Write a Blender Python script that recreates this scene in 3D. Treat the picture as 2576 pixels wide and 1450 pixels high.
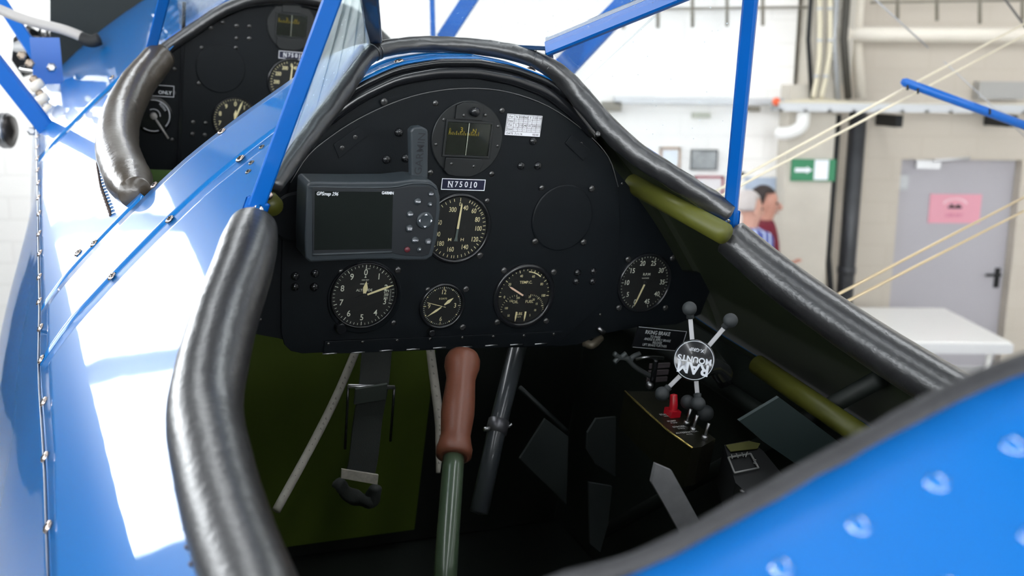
import bpy, math, random
from mathutils import Vector, Matrix, noise
random.seed(7)
for o in list(bpy.data.objects): bpy.data.objects.remove(o)
sc = bpy.context.scene
COL = sc.collection
PI = math.pi
# ------------------------------------------------------------------ camera
W, H, F = 2576, 1450, 2504.0
pitch, roll = math.radians(11.5), math.radians(0.5)
CAM = Vector((0, 0, 2.62))
fw = Vector((0, math.cos(pitch), -math.sin(pitch)))
r0 = Vector((1, 0, 0)); u0 = r0.cross(fw)
rt = math.cos(roll)*r0 + math.sin(roll)*u0
up = rt.cross(fw)
cd = bpy.data.cameras.new('camera'); cam = bpy.data.objects.new('camera', cd); COL.objects.link(cam)
cam.matrix_world = Matrix(((rt.x, up.x, -fw.x, CAM.x), (rt.y, up.y, -fw.y, CAM.y), (rt.z, up.z, -fw.z, CAM.z), (0, 0, 0, 1)))
cd.sensor_width = 36; cd.lens = F*36/W; cd.clip_start = 0.02; cd.clip_end = 200
cd.dof.use_dof = True; cd.dof.focus_distance = 1.18; cd.dof.aperture_fstop = 5.6
sc.camera = cam
# ------------------------------------------------------------------ light
world = bpy.data.worlds.new('world'); sc.world = world; world.use_nodes = True
wn = world.node_tree.nodes; wl = world.node_tree.links
bg = wn['Background']; bg.inputs[0].default_value = (0.93, 0.97, 1.0, 1); bg.inputs[1].default_value = 9.0
sc.view_settings.view_transform = 'Standard'; sc.view_settings.look = 'None'
sc.view_settings.exposure = 0.35; sc.view_settings.gamma = 1.0
try: sc.view_settings.use_curve_mapping = False
except Exception: pass
# ------------------------------------------------------------------ frames
def ray(x, y): return fw + (x-W/2)/F*rt - (y-H/2)/F*up
def pt(x, y, d): return CAM + ray(x, y)*d
A = ray(0, -250).normalized()
R = ray(6338, 640); R = (R-(R@A)*A) if False else (R - R.dot(A)*A); R.normalize()
U = R.cross(A)
O = pt(1165, 465, 1.22)
PM = Matrix(((R.x, U.x, -A.x, O.x), (R.y, U.y, -A.y, O.y), (R.z, U.z, -A.z, O.z), (0, 0, 0, 1)))
def ac(p): v = p-O; return (v.dot(A), v.dot(R), v.dot(U))
def wp(s, l, h): return O + A*s + R*l + U*h
def isect(x, y, k, c):
    d = ray(x, y); ax = (A, R, U)[k]
    return CAM + d*((c-(CAM-O).dot(ax))/d.dot(ax))
def pp(x, y, z=0.0):
    q = ac(isect(x, y, 0, -z)); return (q[1], q[2])
def interp(x, xs, ys):
    if x <= xs[0]: return ys[0]
    for i in range(1, len(xs)):
        if x <= xs[i]:
            t = (x-xs[i-1])/(xs[i]-xs[i-1]); return ys[i-1]+(ys[i]-ys[i-1])*t
    return ys[-1]
PX = [0, .05, .1, .145, .19, .235, .265, .30, .34, .375, .40, .44, .475, .505, .53, .55, .56]
PH = [.153, .149, .137, .113, .076, .040, .014, -.018, -.060, -.100, -.129, -.178, -.235, -.29, -.35, -.45, -.60]
_tab = [interp(i*.005, PX, PH) for i in range(0, 113)]
for _ in range(6):
    _tab = [_tab[0]] + [(_tab[i-1]+2*_tab[i]+_tab[i+1])/4 for i in range(1, 112)] + [_tab[-1]]
def P(l):
    x = min(abs(l)/.005, 111.999); i = int(x); return _tab[i]+(_tab[i+1]-_tab[i])*(x-i)
def sk(x, y, off=0.0, t0=.2, t1=3.0):
    c = CAM-O; d = ray(x, y)
    c = Vector((c.dot(A), c.dot(R), c.dot(U))); d = Vector((d.dot(A), d.dot(R), d.dot(U)))
    t = t0; prev = None
    while t < t1:
        q = c+d*t; f = q.z-P(q.y)-off
        if prev is not None and prev > 0 and f <= 0: return q
        prev = f; t += .002
    return c+d*1.2
def wall_pt(x, y, Y):
    d = ray(x, y); return CAM + d*((Y-CAM.y)/d.y)
def floor_pt(x, y, Z):
    d = ray(x, y); return CAM + d*((Z-CAM.z)/d.z)
# ------------------------------------------------------------------ materials
def mat(name, col, rough=.5, metal=0, coat=0, spec=.5, bump=0, bscale=200, var=0, vscale=20, coat_rough=.03, emis=None, estr=0, detail=3, trans=0, alpha=1):
    m = bpy.data.materials.new(name); m.use_nodes = True
    nt = m.node_tree; b = nt.nodes['Principled BSDF']
    b.inputs['Base Color'].default_value = (*col, 1); b.inputs['Roughness'].default_value = rough
    b.inputs['Metallic'].default_value = metal; b.inputs['Coat Weight'].default_value = coat
    b.inputs['Coat Roughness'].default_value = coat_rough; b.inputs['Specular IOR Level'].default_value = spec
    tc = nt.nodes.new('ShaderNodeTexCoord')
    if var:
        n = nt.nodes.new('ShaderNodeTexNoise'); n.inputs['Scale'].default_value = vscale; n.inputs['Detail'].default_value = 5
        mx = nt.nodes.new('ShaderNodeMix'); mx.data_type = 'RGBA'
        mx.inputs[6].default_value = tuple(max(0, c*(1-var)) for c in col)+(1,)
        mx.inputs[7].default_value = tuple(min(1, c*(1+var)) for c in col)+(1,)
        nt.links.new(tc.outputs['Object'], n.inputs['Vector']); nt.links.new(n.outputs[0], mx.inputs[0])
        nt.links.new(mx.outputs[2], b.inputs['Base Color'])
    if bump:
        n2 = nt.nodes.new('ShaderNodeTexNoise'); n2.inputs['Scale'].default_value = bscale; n2.inputs['Detail'].default_value = detail
        bp = nt.nodes.new('ShaderNodeBump'); bp.inputs['Strength'].default_value = 1; bp.inputs['Distance'].default_value = bump
        nt.links.new(tc.outputs['Object'], n2.inputs['Vector']); nt.links.new(n2.outputs[0], bp.inputs['Height'])
        nt.links.new(bp.outputs[0], b.inputs['Normal'])
        if coat: nt.links.new(bp.outputs[0], b.inputs['Coat Normal'])
    if emis: b.inputs['Emission Color'].default_value = (*emis, 1); b.inputs['Emission Strength'].default_value = estr
    return m
def glass_mat(name, tint, haze, hazecol, refl=1.0, scratch=0):
    m = bpy.data.materials.new(name); m.use_nodes = True; nt = m.node_tree; nt.nodes.clear()
    out = nt.nodes.new('ShaderNodeOutputMaterial')
    tr = nt.nodes.new('ShaderNodeBsdfTransparent'); tr.inputs[0].default_value = (*tint, 1)
    gl = nt.nodes.new('ShaderNodeBsdfGlossy'); gl.inputs['Roughness'].default_value = .03
    fr = nt.nodes.new('ShaderNodeFresnel'); fr.inputs[0].default_value = 1.45
    mr = nt.nodes.new('ShaderNodeMath'); mr.operation = 'MULTIPLY'; mr.inputs[1].default_value = refl
    nt.links.new(fr.outputs[0], mr.inputs[0])
    m1 = nt.nodes.new('ShaderNodeMixShader'); nt.links.new(mr.outputs[0], m1.inputs[0]); nt.links.new(tr.outputs[0], m1.inputs[1]); nt.links.new(gl.outputs[0], m1.inputs[2])
    if haze:
        df = nt.nodes.new('ShaderNodeBsdfDiffuse'); df.inputs[0].default_value = (*hazecol, 1)
        tl = nt.nodes.new('ShaderNodeBsdfTranslucent'); tl.inputs[0].default_value = (*hazecol, 1)
        ad = nt.nodes.new('ShaderNodeMixShader'); ad.inputs[0].default_value = .5
        nt.links.new(df.outputs[0], ad.inputs[1]); nt.links.new(tl.outputs[0], ad.inputs[2])
        m2 = nt.nodes.new('ShaderNodeMixShader'); m2.inputs[0].default_value = haze
        nt.links.new(m1.outputs[0], m2.inputs[1]); nt.links.new(ad.outputs[0], m2.inputs[2])
        if scratch:
            tc = nt.nodes.new('ShaderNodeTexCoord')
            no = nt.nodes.new('ShaderNodeTexNoise'); no.inputs['Scale'].default_value = 14; no.inputs['Detail'].default_value = 6
            rp = nt.nodes.new('ShaderNodeMapRange'); rp.inputs[1].default_value = .3; rp.inputs[2].default_value = .75
            rp.inputs[3].default_value = haze-scratch; rp.inputs[4].default_value = haze+scratch
            vo = nt.nodes.new('ShaderNodeTexVoronoi'); vo.inputs['Scale'].default_value = 90
            lt = nt.nodes.new('ShaderNodeMath'); lt.operation = 'LESS_THAN'; lt.inputs[1].default_value = .07
            ad2 = nt.nodes.new('ShaderNodeMath'); ad2.operation = 'ADD'; ad2.use_clamp = True
            nt.links.new(tc.outputs['Object'], no.inputs[0]); nt.links.new(tc.outputs['Object'], vo.inputs['Vector'])
            nt.links.new(no.outputs[0], rp.inputs[0]); nt.links.new(vo.outputs['Distance'], lt.inputs[0])
            nt.links.new(rp.outputs[0], ad2.inputs[0]); nt.links.new(lt.outputs[0], ad2.inputs[1])
            nt.links.new(ad2.outputs[0], m2.inputs[0])
        nt.links.new(m2.outputs[0], out.inputs[0])
    else: nt.links.new(m1.outputs[0], out.inputs[0])
    return m
BLUE = mat('gloss_blue_paint', (.0, .125, .40), .35, coat=.9, spec=.25, var=.05, vscale=6, bump=.00025, bscale=7, detail=2)
BLUE2 = mat('satin_blue_paint', (.0, .125, .44), .42, coat=.04, coat_rough=.25, spec=.22, bump=.0004, bscale=40)
BLUED = mat('dark_blue_paint', (.0, .03, .10), .3, coat=.5)
BLUEB = mat('strut_blue_paint', (.0, .10, .42), .4, coat=.25, coat_rough=.1, spec=.3)
WORN = mat('worn_black_metal', (.009, .011, .012), .4, var=.3, vscale=80)
BLACK = mat('black_wrinkle_paint', (.004, .006, .008), .5, spec=.22, bump=.0002, bscale=900, var=.25, vscale=30)
BLACK2 = mat('black_semi_gloss', (.010, .011, .013), .22, coat=.3)
BLACKM = mat('black_matte', (.008, .009, .010), .7)
LEATH = mat('black_leather', (.018, .018, .020), .36, bump=.0005, bscale=170, detail=8, coat=1.0, coat_rough=.33)
LEATH.node_tree.nodes['Principled BSDF'].inputs['Coat IOR'].default_value = 1.6
LEATHB = mat('worn_brown_leather', (.060, .048, .036), .34, bump=.0008, bscale=110, detail=6, coat=.9, coat_rough=.25)
RUBG = mat('grey_edge_binding', (.022, .022, .025), .5, bump=.0006, bscale=260, var=.3, vscale=60)
CHROME = mat('chrome', (.75, .75, .76), .15, metal=1)
STEEL = mat('brushed_steel', (.42, .42, .43), .35, metal=1)
SCREWM = mat('dark_screw', (.10, .10, .10), .25, metal=.7)
SCREWL = mat('bare_screw', (.50, .42, .38), .25, metal=1)
DIAL = mat('dial_black', (.006, .007, .007), .6)
CREAM = mat('aged_lume_paint', (.80, .72, .42), .6)
PALE = mat('pale_marking', (.72, .74, .62), .6)
WHITE = mat('white_marking', (.85, .87, .92), .6)
PINKN = mat('salmon_needle', (.85, .60, .45), .5)
GREYN = mat('grey_needle', (.10, .13, .12), .5)
AMBER = mat('amber_compass_marks', (.30, .22, .015), .6)
NAVY = mat('navy_placard', (.010, .012, .035), .35)
GPSM = mat('slate_plastic', (.030, .038, .045), .38, bump=.0001, bscale=1500)
GPSD = mat('dark_plastic', (.014, .017, .021), .45)
SCREEN = mat('dark_screen', (.012, .015, .014), .12)
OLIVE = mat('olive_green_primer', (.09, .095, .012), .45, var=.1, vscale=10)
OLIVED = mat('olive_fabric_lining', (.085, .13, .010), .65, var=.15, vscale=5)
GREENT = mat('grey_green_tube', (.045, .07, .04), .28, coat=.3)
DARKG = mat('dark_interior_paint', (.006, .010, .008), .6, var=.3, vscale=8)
WOODR = mat('red_brown_grip', (.15, .050, .028), .42, bump=.0002, bscale=250, var=.12, vscale=50)
WEB = mat('black_webbing', (.020, .024, .022), .8, bump=.0005, bscale=700)
PIPE_G = mat('grey_printed_conduit', (.33, .31, .27), .55, var=.2, vscale=120)
RED = mat('red_switch_guard', (.45, .01, .02), .25)
GOLD = mat('worn_brass_edge', (.50, .38, .12), .25, metal=.8)
GLASS = glass_mat('instrument_glass', (.97, .97, .97), 0, (1, 1, 1), .5)
WSG = glass_mat('windshield_glass', (.96, .98, .99), .05, (.8, .9, .95), .35, .03)
WSGF = glass_mat('clear_front_glass', (.95, .98, .98), .05, (.8, .9, .95), .25, .03)
WSGS = glass_mat('scratched_sheen_side_glass', (.80, .92, .95), .45, (.85, .95, .97), .8, .14)  # pale diffuse haze paints in the bright sky reflection, besides scratches
CARD = mat('white_card', (.80, .80, .84), .5)
INK = mat('black_ink', (.02, .02, .02), .6)
BRICKW = None
# ------------------------------------------------------------------ mesh builder
ROOT = {}
def smooth(pts, n=8):
    pts = [Vector(p) for p in pts]
    if len(pts) < 3: return pts
    out = []
    ext = [2*pts[0]-pts[1]] + pts + [2*pts[-1]-pts[-2]]
    for i in range(1, len(ext)-2):
        a, b, c, d = ext[i-1:i+3]
        for k in range(n):
            t = k/n
            out.append(.5*((2*b)+(c-a)*t+(2*a-5*b+4*c-d)*t*t+(3*b-a-3*c+d)*t*t*t))
    out.append(pts[-1]); return out
class MB:
    def __init__(s): s.v = []; s.f = []; s.m = []; s.sm = []
    def add(s, vs, fs, mi=0, M=None, sm=False):
        b = len(s.v)
        for v in vs:
            v = Vector(v); s.v.append(M @ v if M is not None else v)
        for f in fs: s.f.append([b+i for i in f]); s.m.append(mi); s.sm.append(sm)
        return s
    def box(s, c, d, M=None, mi=0, bev=0):
        x, y, z = [q/2 for q in d]; cx, cy, cz = c
        if bev <= 0:
            vs = [(cx+a*x, cy+b*y, cz+e*z) for a in (-1, 1) for b in (-1, 1) for e in (-1, 1)]
            s.add(vs, [(0, 1, 3, 2), (4, 6, 7, 5), (0, 4, 5, 1), (2, 3, 7, 6), (0, 2, 6, 4), (1, 5, 7, 3)], mi, M)
        else:
            pl = []
            for (sx, sy, a0) in ((1, 1, 0), (-1, 1, 90), (-1, -1, 180), (1, -1, 270)):
                for k in range(4):
                    a = math.radians(a0+k*30); pl.append((cx+sx*(x-bev)+bev*math.cos(a), cy+sy*(y-bev)+bev*math.sin(a)))
            s.prism(pl, cz-z, cz+z, M, mi, bev=min(bev, z)*.4)
        return s
    def prism(s, poly, z0, z1, M=None, mi=0, bev=0, sm=False):
        n = len(poly)
        ar = sum(poly[i][0]*poly[(i+1) % n][1]-poly[(i+1) % n][0]*poly[i][1] for i in range(n))
        if ar < 0: poly = poly[::-1]
        if bev:
            cx = sum(p[0] for p in poly)/n; cy = sum(p[1] for p in poly)/n
            w = max(abs(p[0]-cx) for p in poly); h = max(abs(p[1]-cy) for p in poly)
            ins = [(cx+(p[0]-cx)*(1-bev/w), cy+(p[1]-cy)*(1-bev/h)) for p in poly]
            vs = [(p[0], p[1], z0) for p in poly]+[(p[0], p[1], z1-bev) for p in poly]+[(p[0], p[1], z1) for p in ins]
            fs = [list(range(n))[::-1], [2*n+i for i in range(n)]]
            for q in (0, 1): fs += [(q*n+i, q*n+(i+1) % n, (q+1)*n+(i+1) % n, (q+1)*n+i) for i in range(n)]
        else:
            vs = [(p[0], p[1], z0) for p in poly]+[(p[0], p[1], z1) for p in poly]
            fs = [list(range(n))[::-1], [n+i for i in range(n)]]+[(i, (i+1) % n, n+(i+1) % n, n+i) for i in range(n)]
        return s.add(vs, fs, mi, M, sm)
    def lathe(s, prof, M=None, mi=0, n=40, sm=True, cap=True):
        vs = []; fs = []
        for r, z in prof:
            for k in range(n):
                a = 2*PI*k/n; vs.append((r*math.cos(a), r*math.sin(a), z))
        for j in range(len(prof)-1):
            for k in range(n):
                k2 = (k+1) % n; fs.append((j*n+k, j*n+k2, (j+1)*n+k2, (j+1)*n+k))
        s.add(vs, fs, mi, M, sm)
        if cap:
            b = len(s.v)-len(vs)
            s.f.append([b+(len(prof)-1)*n+k for k in range(n)]); s.m.append(mi); s.sm.append(False)
            s.f.append([b+k for k in range(n)][::-1]); s.m.append(mi); s.sm.append(False)
        return s
    def tube(s, pts, r, n=14, mi=0, sub=8, cap=True, flat=1.0, wob=0, sm=True, upv=None):
        ps = smooth(pts, sub) if sub > 1 else [Vector(p) for p in pts]
        m = len(ps)
        if hasattr(r, '__len__'):
            rr = [interp(i/(m-1), [k/(len(r)-1) for k in range(len(r))], r) for i in range(m)]
        else: rr = [r]*m
        t = (ps[1]-ps[0]).normalized()
        nv = (upv if upv is not None else (Vector((0, 0, 1)) if abs(t.z) < .9 else Vector((1, 0, 0))))
        nv = (nv-nv.dot(t)*t).normalized(); vs = []; fs = []
        for i, p in enumerate(ps):
            t = (ps[min(i+1, m-1)]-ps[max(i-1, 0)]).normalized()
            nv = (nv-nv.dot(t)*t).normalized(); bv = t.cross(nv)
            for k in range(n):
                a = 2*PI*k/n; q = rr[i]
                if wob: q *= 1+wob*(noise.noise(p*60+Vector((math.cos(a), math.sin(a), 0))*1.5))
                vs.append(p+nv*math.cos(a)*q*flat+bv*math.sin(a)*q)
        for i in range(m-1):
            for k in range(n):
                k2 = (k+1) % n; fs.append((i*n+k, i*n+k2, (i+1)*n+k2, (i+1)*n+k))
        s.add(vs, fs, mi, None, sm)
        if cap:
            b = len(s.v)-len(vs)
            for ring, ce, dirn in ((0, ps[0], -1), (m-1, ps[-1], 1)):
                tt = (ps[1]-ps[0]).normalized() if dirn < 0 else (ps[-1]-ps[-2]).normalized()
                c0 = b+ring*n
                c = len(s.v); s.v.append(ce+tt*dirn*rr[ring]*.25)
                for k in range(n):
                    k2 = (k+1) % n
                    s.f.append([c, c0+k2, c0+k] if dirn < 0 else [c, c0+k, c0+k2]); s.m.append(mi); s.sm.append(sm)
        return s
    def ball(s, c, r, mi=0, n=20, sc_=(1, 1, 1), M=None):
        m = n//2; prof = []; vs = []; fs = []
        for j in range(m+1):
            th = PI*j/m
            for k in range(n):
                a = 2*PI*k/n
                vs.append((c[0]+r*sc_[0]*math.sin(th)*math.cos(a), c[1]+r*sc_[1]*math.sin(th)*math.sin(a), c[2]+r*sc_[2]*math.cos(th)))
        for j in range(m):
            for k in range(n):
                k2 = (k+1) % n; fs.append((j*n+k, (j+1)*n+k, (j+1)*n+k2, j*n+k2))
        return s.add(vs, fs, mi, M, True)
    def text(s, body, size, x, y, z=0, M=None, mi=0, rot=0, shear=0, bold=0, wid=1.0, ax='CENTER'):
        vs, fs = text_mesh(body, shear, bold, ax)
        c, sn = math.cos(rot), math.sin(rot); out = []
        for vx, vy in vs:
            a, b = vx*size*wid, vy*size; out.append((x+a*c-b*sn, y+a*sn+b*c, z))
        return s.add(out, fs, mi, M)
    def build(s, name, mats, parent=None, solid=0, bevel=0, sub=0):
        if not isinstance(mats, (list, tuple)): mats = [mats]
        if parent is None:
            n = len(s.v); lo = Vector([min(v[i] for v in s.v) for i in range(3)]); hi = Vector([max(v[i] for v in s.v) for i in range(3)])
            org = (lo+hi)/2; org.z = lo.z
        else: org = ROOT[parent.name]
        me = bpy.data.meshes.new(name); me.from_pydata([v-org for v in s.v], [], s.f)
        for m_ in mats: me.materials.append(m_)
        me.polygons.foreach_set('material_index', s.m); me.polygons.foreach_set('use_smooth', s.sm)
        me.update()
        o = bpy.data.objects.new(name, me); COL.objects.link(o)
        if parent is None: o.location = org
        else: o.parent = parent
        ROOT[o.name] = org
        if solid:
            md = o.modifiers.new('thickness', 'SOLIDIFY'); md.thickness = solid; md.offset = -1
        if bevel:
            md = o.modifiers.new('edge', 'BEVEL'); md.width = bevel; md.segments = 2; md.limit_method = 'ANGLE'
        if sub:
            md = o.modifiers.new('sub', 'SUBSURF'); md.levels = sub; md.render_levels = sub
        return o
_tc = {}
def text_mesh(body, shear=0, bold=0, ax='CENTER'):
    k = (body, shear, bold, ax)
    if k in _tc: return _tc[k]
    cu = bpy.data.curves.new('t', 'FONT'); cu.body = body; cu.size = 1.4; cu.align_x = ax; cu.align_y = 'CENTER'
    cu.shear = shear; cu.offset = bold; cu.resolution_u = 4
    ob = bpy.data.objects.new('t', cu); COL.objects.link(ob)
    dg = bpy.context.evaluated_depsgraph_get(); me = bpy.data.meshes.new_from_object(ob.evaluated_get(dg))
    vs = [(v.co.x, v.co.y) for v in me.vertices]; fs = [tuple(p.vertices) for p in me.polygons]
    bpy.data.objects.remove(ob); bpy.data.meshes.remove(me); bpy.data.curves.remove(cu)
    _tc[k] = (vs, fs); return _tc[k]
def tag(o, label=None, cat=None, group=None, kind=None):
    if label: o['label'] = label
    if cat: o['category'] = cat
    if group: o['group'] = group
    if kind: o['kind'] = kind
    return o
def thing(name, label, cat, loc, group=None):
    o = bpy.data.objects.new(name, None); COL.objects.link(o); o.location = loc; o.empty_display_size = .02
    ROOT[o.name] = Vector(loc); return tag(o, label, cat, group)
def place_copy(src, parent, M):          # a further copy of a small part sharing its mesh, at world matrix M
    c = src.copy(); COL.objects.link(c); c.parent = parent
    c.matrix_local = Matrix.Translation(-ROOT[parent.name]) @ M
    return c
def T(x, y, z): return Matrix.Translation((x, y, z))
def frameM(o, z, x=None):
    z = z.normalized(); x = x if x is not None else (Vector((1, 0, 0)) if abs(z.x) < .9 else Vector((0, 1, 0)))
    x = (x-x.dot(z)*z).normalized(); y = z.cross(x)
    return Matrix(((x.x, y.x, z.x, o.x), (x.y, y.y, z.y, o.y), (x.z, y.z, z.z, o.z), (0, 0, 0, 1)))
def local_mesh(name, mb, mats):
    me = bpy.data.meshes.new(name); me.from_pydata(mb.v, [], mb.f)
    for m_ in mats: me.materials.append(m_)
    me.polygons.foreach_set('material_index', mb.m); me.polygons.foreach_set('use_smooth', mb.sm); me.update(); return me
def put(name, me, parent, M):
    o = bpy.data.objects.new(name, me); COL.objects.link(o); o.parent = parent
    o.matrix_local = Matrix.Translation(-ROOT[parent.name]) @ M; return o
def screw_mesh(r, m0, m1, h=.45):
    b = MB(); b.lathe([(r, 0), (r*.97, r*h*.4), (r*.75, r*h*.8), (r*.4, r*h), (.0001, r*h*1.03)], n=16, cap=False)
    b.box((0, 0, r*h*1.0), (r*1.1, r*.16, r*.1), mi=1); b.box((0, 0, r*h*1.0), (r*.16, r*1.1, r*.1), mi=1)
    return local_mesh('screw', b, [m0, m1])
SCR_DK = screw_mesh(.0045, SCREWM, BLACKM); SCR_LT = screw_mesh(.0058, SCREWL, BLACKM, .35)
SCR_ST = screw_mesh(.0038, mat('tarnished_screw', (.11, .11, .11), .3, metal=.9), BLACKM)
# hangar --------------------------------------------------------------------------
def wallmat(name, col, mort, sc_, rough=.7, var=.03):
    m = mat(name, col, rough); nt = m.node_tree; b = nt.nodes['Principled BSDF']
    tc = nt.nodes.new('ShaderNodeTexCoord'); mp = nt.nodes.new('ShaderNodeMapping'); mp.inputs['Rotation'].default_value = (PI/2, 0, 0)
    br = nt.nodes.new('ShaderNodeTexBrick'); br.inputs['Color1'].default_value = (*col, 1); br.inputs['Color2'].default_value = (*[c*(1-var) for c in col], 1)
    br.inputs['Mortar'].default_value = (*mort, 1); br.inputs['Scale'].default_value = sc_; br.inputs['Mortar Size'].default_value = .012
    br.inputs['Brick Width'].default_value = .5; br.inputs['Row Height'].default_value = .2
    nt.links.new(tc.outputs['Object'], mp.inputs[0]); nt.links.new(mp.outputs[0], br.inputs[0]); nt.links.new(br.outputs[0], b.inputs['Base Color'])
    return m
WALLW = wallmat('white_painted_blockwork', (.92, .90, .87), (.86, .84, .81), 1.0)
WALLB = wallmat('beige_painted_blockwork', (.60, .54, .46), (.575, .515, .435), 1.0)
CONC = mat('raw_concrete', (.56, .52, .45), .85, var=.15, vscale=3, bump=.003, bscale=20)
FLOORM = mat('grey_hangar_floor', (.42, .42, .41), .5, var=.08, vscale=.8)
CEILM = mat('dark_ceiling_sheet', (.05, .05, .05), .7)
WALLD = mat('dark_grey_wall', (.04, .04, .042), .7)
GALV = mat('galvanised_steel', (.50, .51, .52), .45, metal=.5)
CREAMP = mat('cream_painted_pipe', (.78, .72, .62), .5)
CREAMC = mat('cream_conduit', (.66, .60, .45), .5)
PIPEK = mat('black_downpipe_paint', (.035, .037, .042), .35, var=.4, vscale=8)
DOORM = mat('grey_door_paint', (.46, .44, .47), .5)
WHITEP = mat('white_laminate', (.86, .85, .82), .35)
ALU = mat('aluminium_edge', (.72, .72, .73), .35, metal=.7)
YW = 8.9
def structure(o): o['kind'] = 'structure'; return o
def rectprism(mb, x0, x1, y0, y1, z0, z1, mi=0): return mb.box(((x0+x1)/2, (y0+y1)/2, (z0+z1)/2), (abs(x1-x0), abs(y1-y0), abs(z1-z0)), mi=mi)
b = MB(); rectprism(b, -40, 14, -14, 30, -.2, 0); structure(b.build('floor', FLOORM))
wx = wall_pt(1990, 300, YW).x
b = MB(); rectprism(b, -6, wx, YW, YW+.3, 0, 7); structure(b.build('wall_back', WALLW))
dl, dr = wall_pt(2252, 600, YW+.25).x, wall_pt(2552, 600, YW+.25).x; dt = wall_pt(2400, 402, YW+.25).z
b = MB(); rectprism(b, wx, dl, YW+.25, YW+.5, 0, 7); rectprism(b, dr, 10, YW+.25, YW+.5, 0, 7); rectprism(b, dl, dr, YW+.25, YW+.5, dt, 7)
structure(b.build('wall_recess', WALLB))
b = MB(); rectprism(b, 10, 10.3, -10, YW+.5, 0, 7); structure(b.build('wall_right', WALLW))
b = MB(); rectprism(b, -6, 10.3, -10.3, -10, 0, 3.0); rectprism(b, -6, 10.3, -10.3, -10, 5.5, 7); [rectprism(b, x, x+.4, -10.3, -10, 3, 5.5) for x in (-6, -2, 2, 6, 9.9)]; structure(b.build('wall_behind', WALLW))
b = MB()
for i in range(4):
    x0 = -6.2+i*4.13; rectprism(b, x0, x0+3.63, -10.3, YW+.5, 7, 7.12)
    rectprism(b, x0+3.63, x0+4.13, -10.3, -8, 7, 7.12)
structure(b.build('ceiling', CEILM))
for i in range(4):
    b = MB(); x = -6.2+i*4.13+1.6; rectprism(b, x-.12, x+.12, -10, YW, 6.5, 7.0); structure(b.build('trim_%d' % (i+1), WALLD))
b = MB(); rectprism(b, -6.25, -6, -10, YW+.3, 5.1, 7); rectprism(b, -6.25, -6, -10, YW+.3, 0, 3.2); [rectprism(b, -6.2, -6.05, y, y+.12, 3.2, 5.1) for y in (-8, -4.5, -1, 5.6, 7.3)]; rectprism(b, -6.25, -6, 2.5, 3.9, 3.2, 5.1); structure(b.build('wall_left', WALLD))
# door
b = MB(); rectprism(b, dl+.01, dr-.01, YW+.36, YW+.42, 0.01, dt-.01); door = structure(b.build('door_1', DOORM))
def px_rect(mb, x0, y0, x1, y1, Y, d=.03, mi=0):
    a = wall_pt(x0, y0, Y); c = wall_pt(x1, y1, Y)
    return rectprism(mb, a.x, c.x, Y-d, Y, c.z, a.z, mi)
hb = MB(); p = wall_pt(2508, 690, YW+.36); rectprism(hb, p.x-.025, p.x+.025, YW+.35, YW+.36, p.z-.13, p.z+.06); hb.tube([(p.x, YW+.35, p.z), (p.x, YW+.30, p.z)], .012, sub=1); hb.tube([(p.x+.01, YW+.30, p.z), (p.x-.13, YW+.30, p.z)], .013, sub=1)
o = hb.build('door_handle', BLACKM, door)
hb = MB(); px_rect(hb, 2262, 440, 2280, 478, YW+.36, .03); hb.build('door_hinge', GALV, door)
hb = MB(); px_rect(hb, 2300, 402, 2358, 424, YW+.36, .07); q0, q1 = wall_pt(2350, 404, YW+.25), wall_pt(2440, 398, YW+.25); hb.tube([q0, q1], .014, sub=1)
hb.build('door_closer', ALU, door)
sg = MB(); px_rect(sg, 2340, 488, 2462, 562, YW+.358, .012)
ca = wall_pt(2402, 522, YW+.344); Ms = Matrix(((1, 0, 0, ca.x), (0, 0, -1, YW+.3445), (0, 1, 0, ca.z), (0, 0, 0, 1)))
for k in range(14):
    a = math.radians(160-k*140/13); sg.box((math.cos(a)*.11, .02+math.sin(a)*.06, .001), (.012, .016, .001), M=Ms, mi=1)
sg.box((0, 0, .001), (.13, .02, .001), M=Ms, mi=2); sg.box((-.03, .012, .001), (.03, .035, .001), M=Ms, mi=2); sg.box((.03, .010, .001), (.04, .03, .001), M=Ms, mi=2); sg.text('LIBRARY', .032, 0, -.075, .002, M=Ms, mi=3, bold=.02)
o = sg.build('door_sign', [mat('pink_sign', (.80, .36, .44), .5), mat('pale_pink_arc', (.9, .72, .75), .5), INK, mat('rose_lettering', (.62, .20, .30), .5)])
tag(o, 'pink rectangular sign with a dark emblem fixed on the grey door', 'sign')
# concrete pillar, downpipes
b = MB(); a = wall_pt(1988, 300, YW-.35); c = wall_pt(2108, 300, YW-.35); rectprism(b, a.x, c.x, YW-.3, YW+.25, 0, 3.0-.35)
rectprism(b, wall_pt(2040, 100, YW-.3).x, c.x+.1, YW-.3, YW+.25, 2.65, 7); structure(b.build('trim_5', CONC))
def vpipe(name, label, cat, x0, y0, x1, y1, wpx, Y, m, group=None):
    a = wall_pt(x0, y0, Y); c = wall_pt(x1, y1, Y); r = wpx/2/F*YW
    mb = MB(); mb.tube([a, Vector((a.x, a.y, (a.z+c.z)/2)), c], r, sub=1, n=16); 
    return tag(mb.build(name, m), label, cat, group)
pz = Vector((wall_pt(2143, 500, YW-.15).x, YW-.15, 0))
t = thing('downpipe', 'thick black downpipe running to the floor beside the concrete pillar', 'pipe', pz)
mb = MB(); mb.tube([pz, pz+Vector((0, 0, 2.42))], .075, sub=1, n=20); mb.build('pipe', PIPEK, t)
mb = MB(); mb.tube([pz+Vector((0, 0, 1.0)), pz+Vector((0, 0, 1.06))], .083, sub=1, n=20); mb.build('collar', PIPEK, t)
vpipe('cable_duct', 'narrow black duct pressed against the pillar side, left of the downpipe', 'duct', 2109, 290, 2109, 980, 15, YW-.26, BLACKM)
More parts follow.
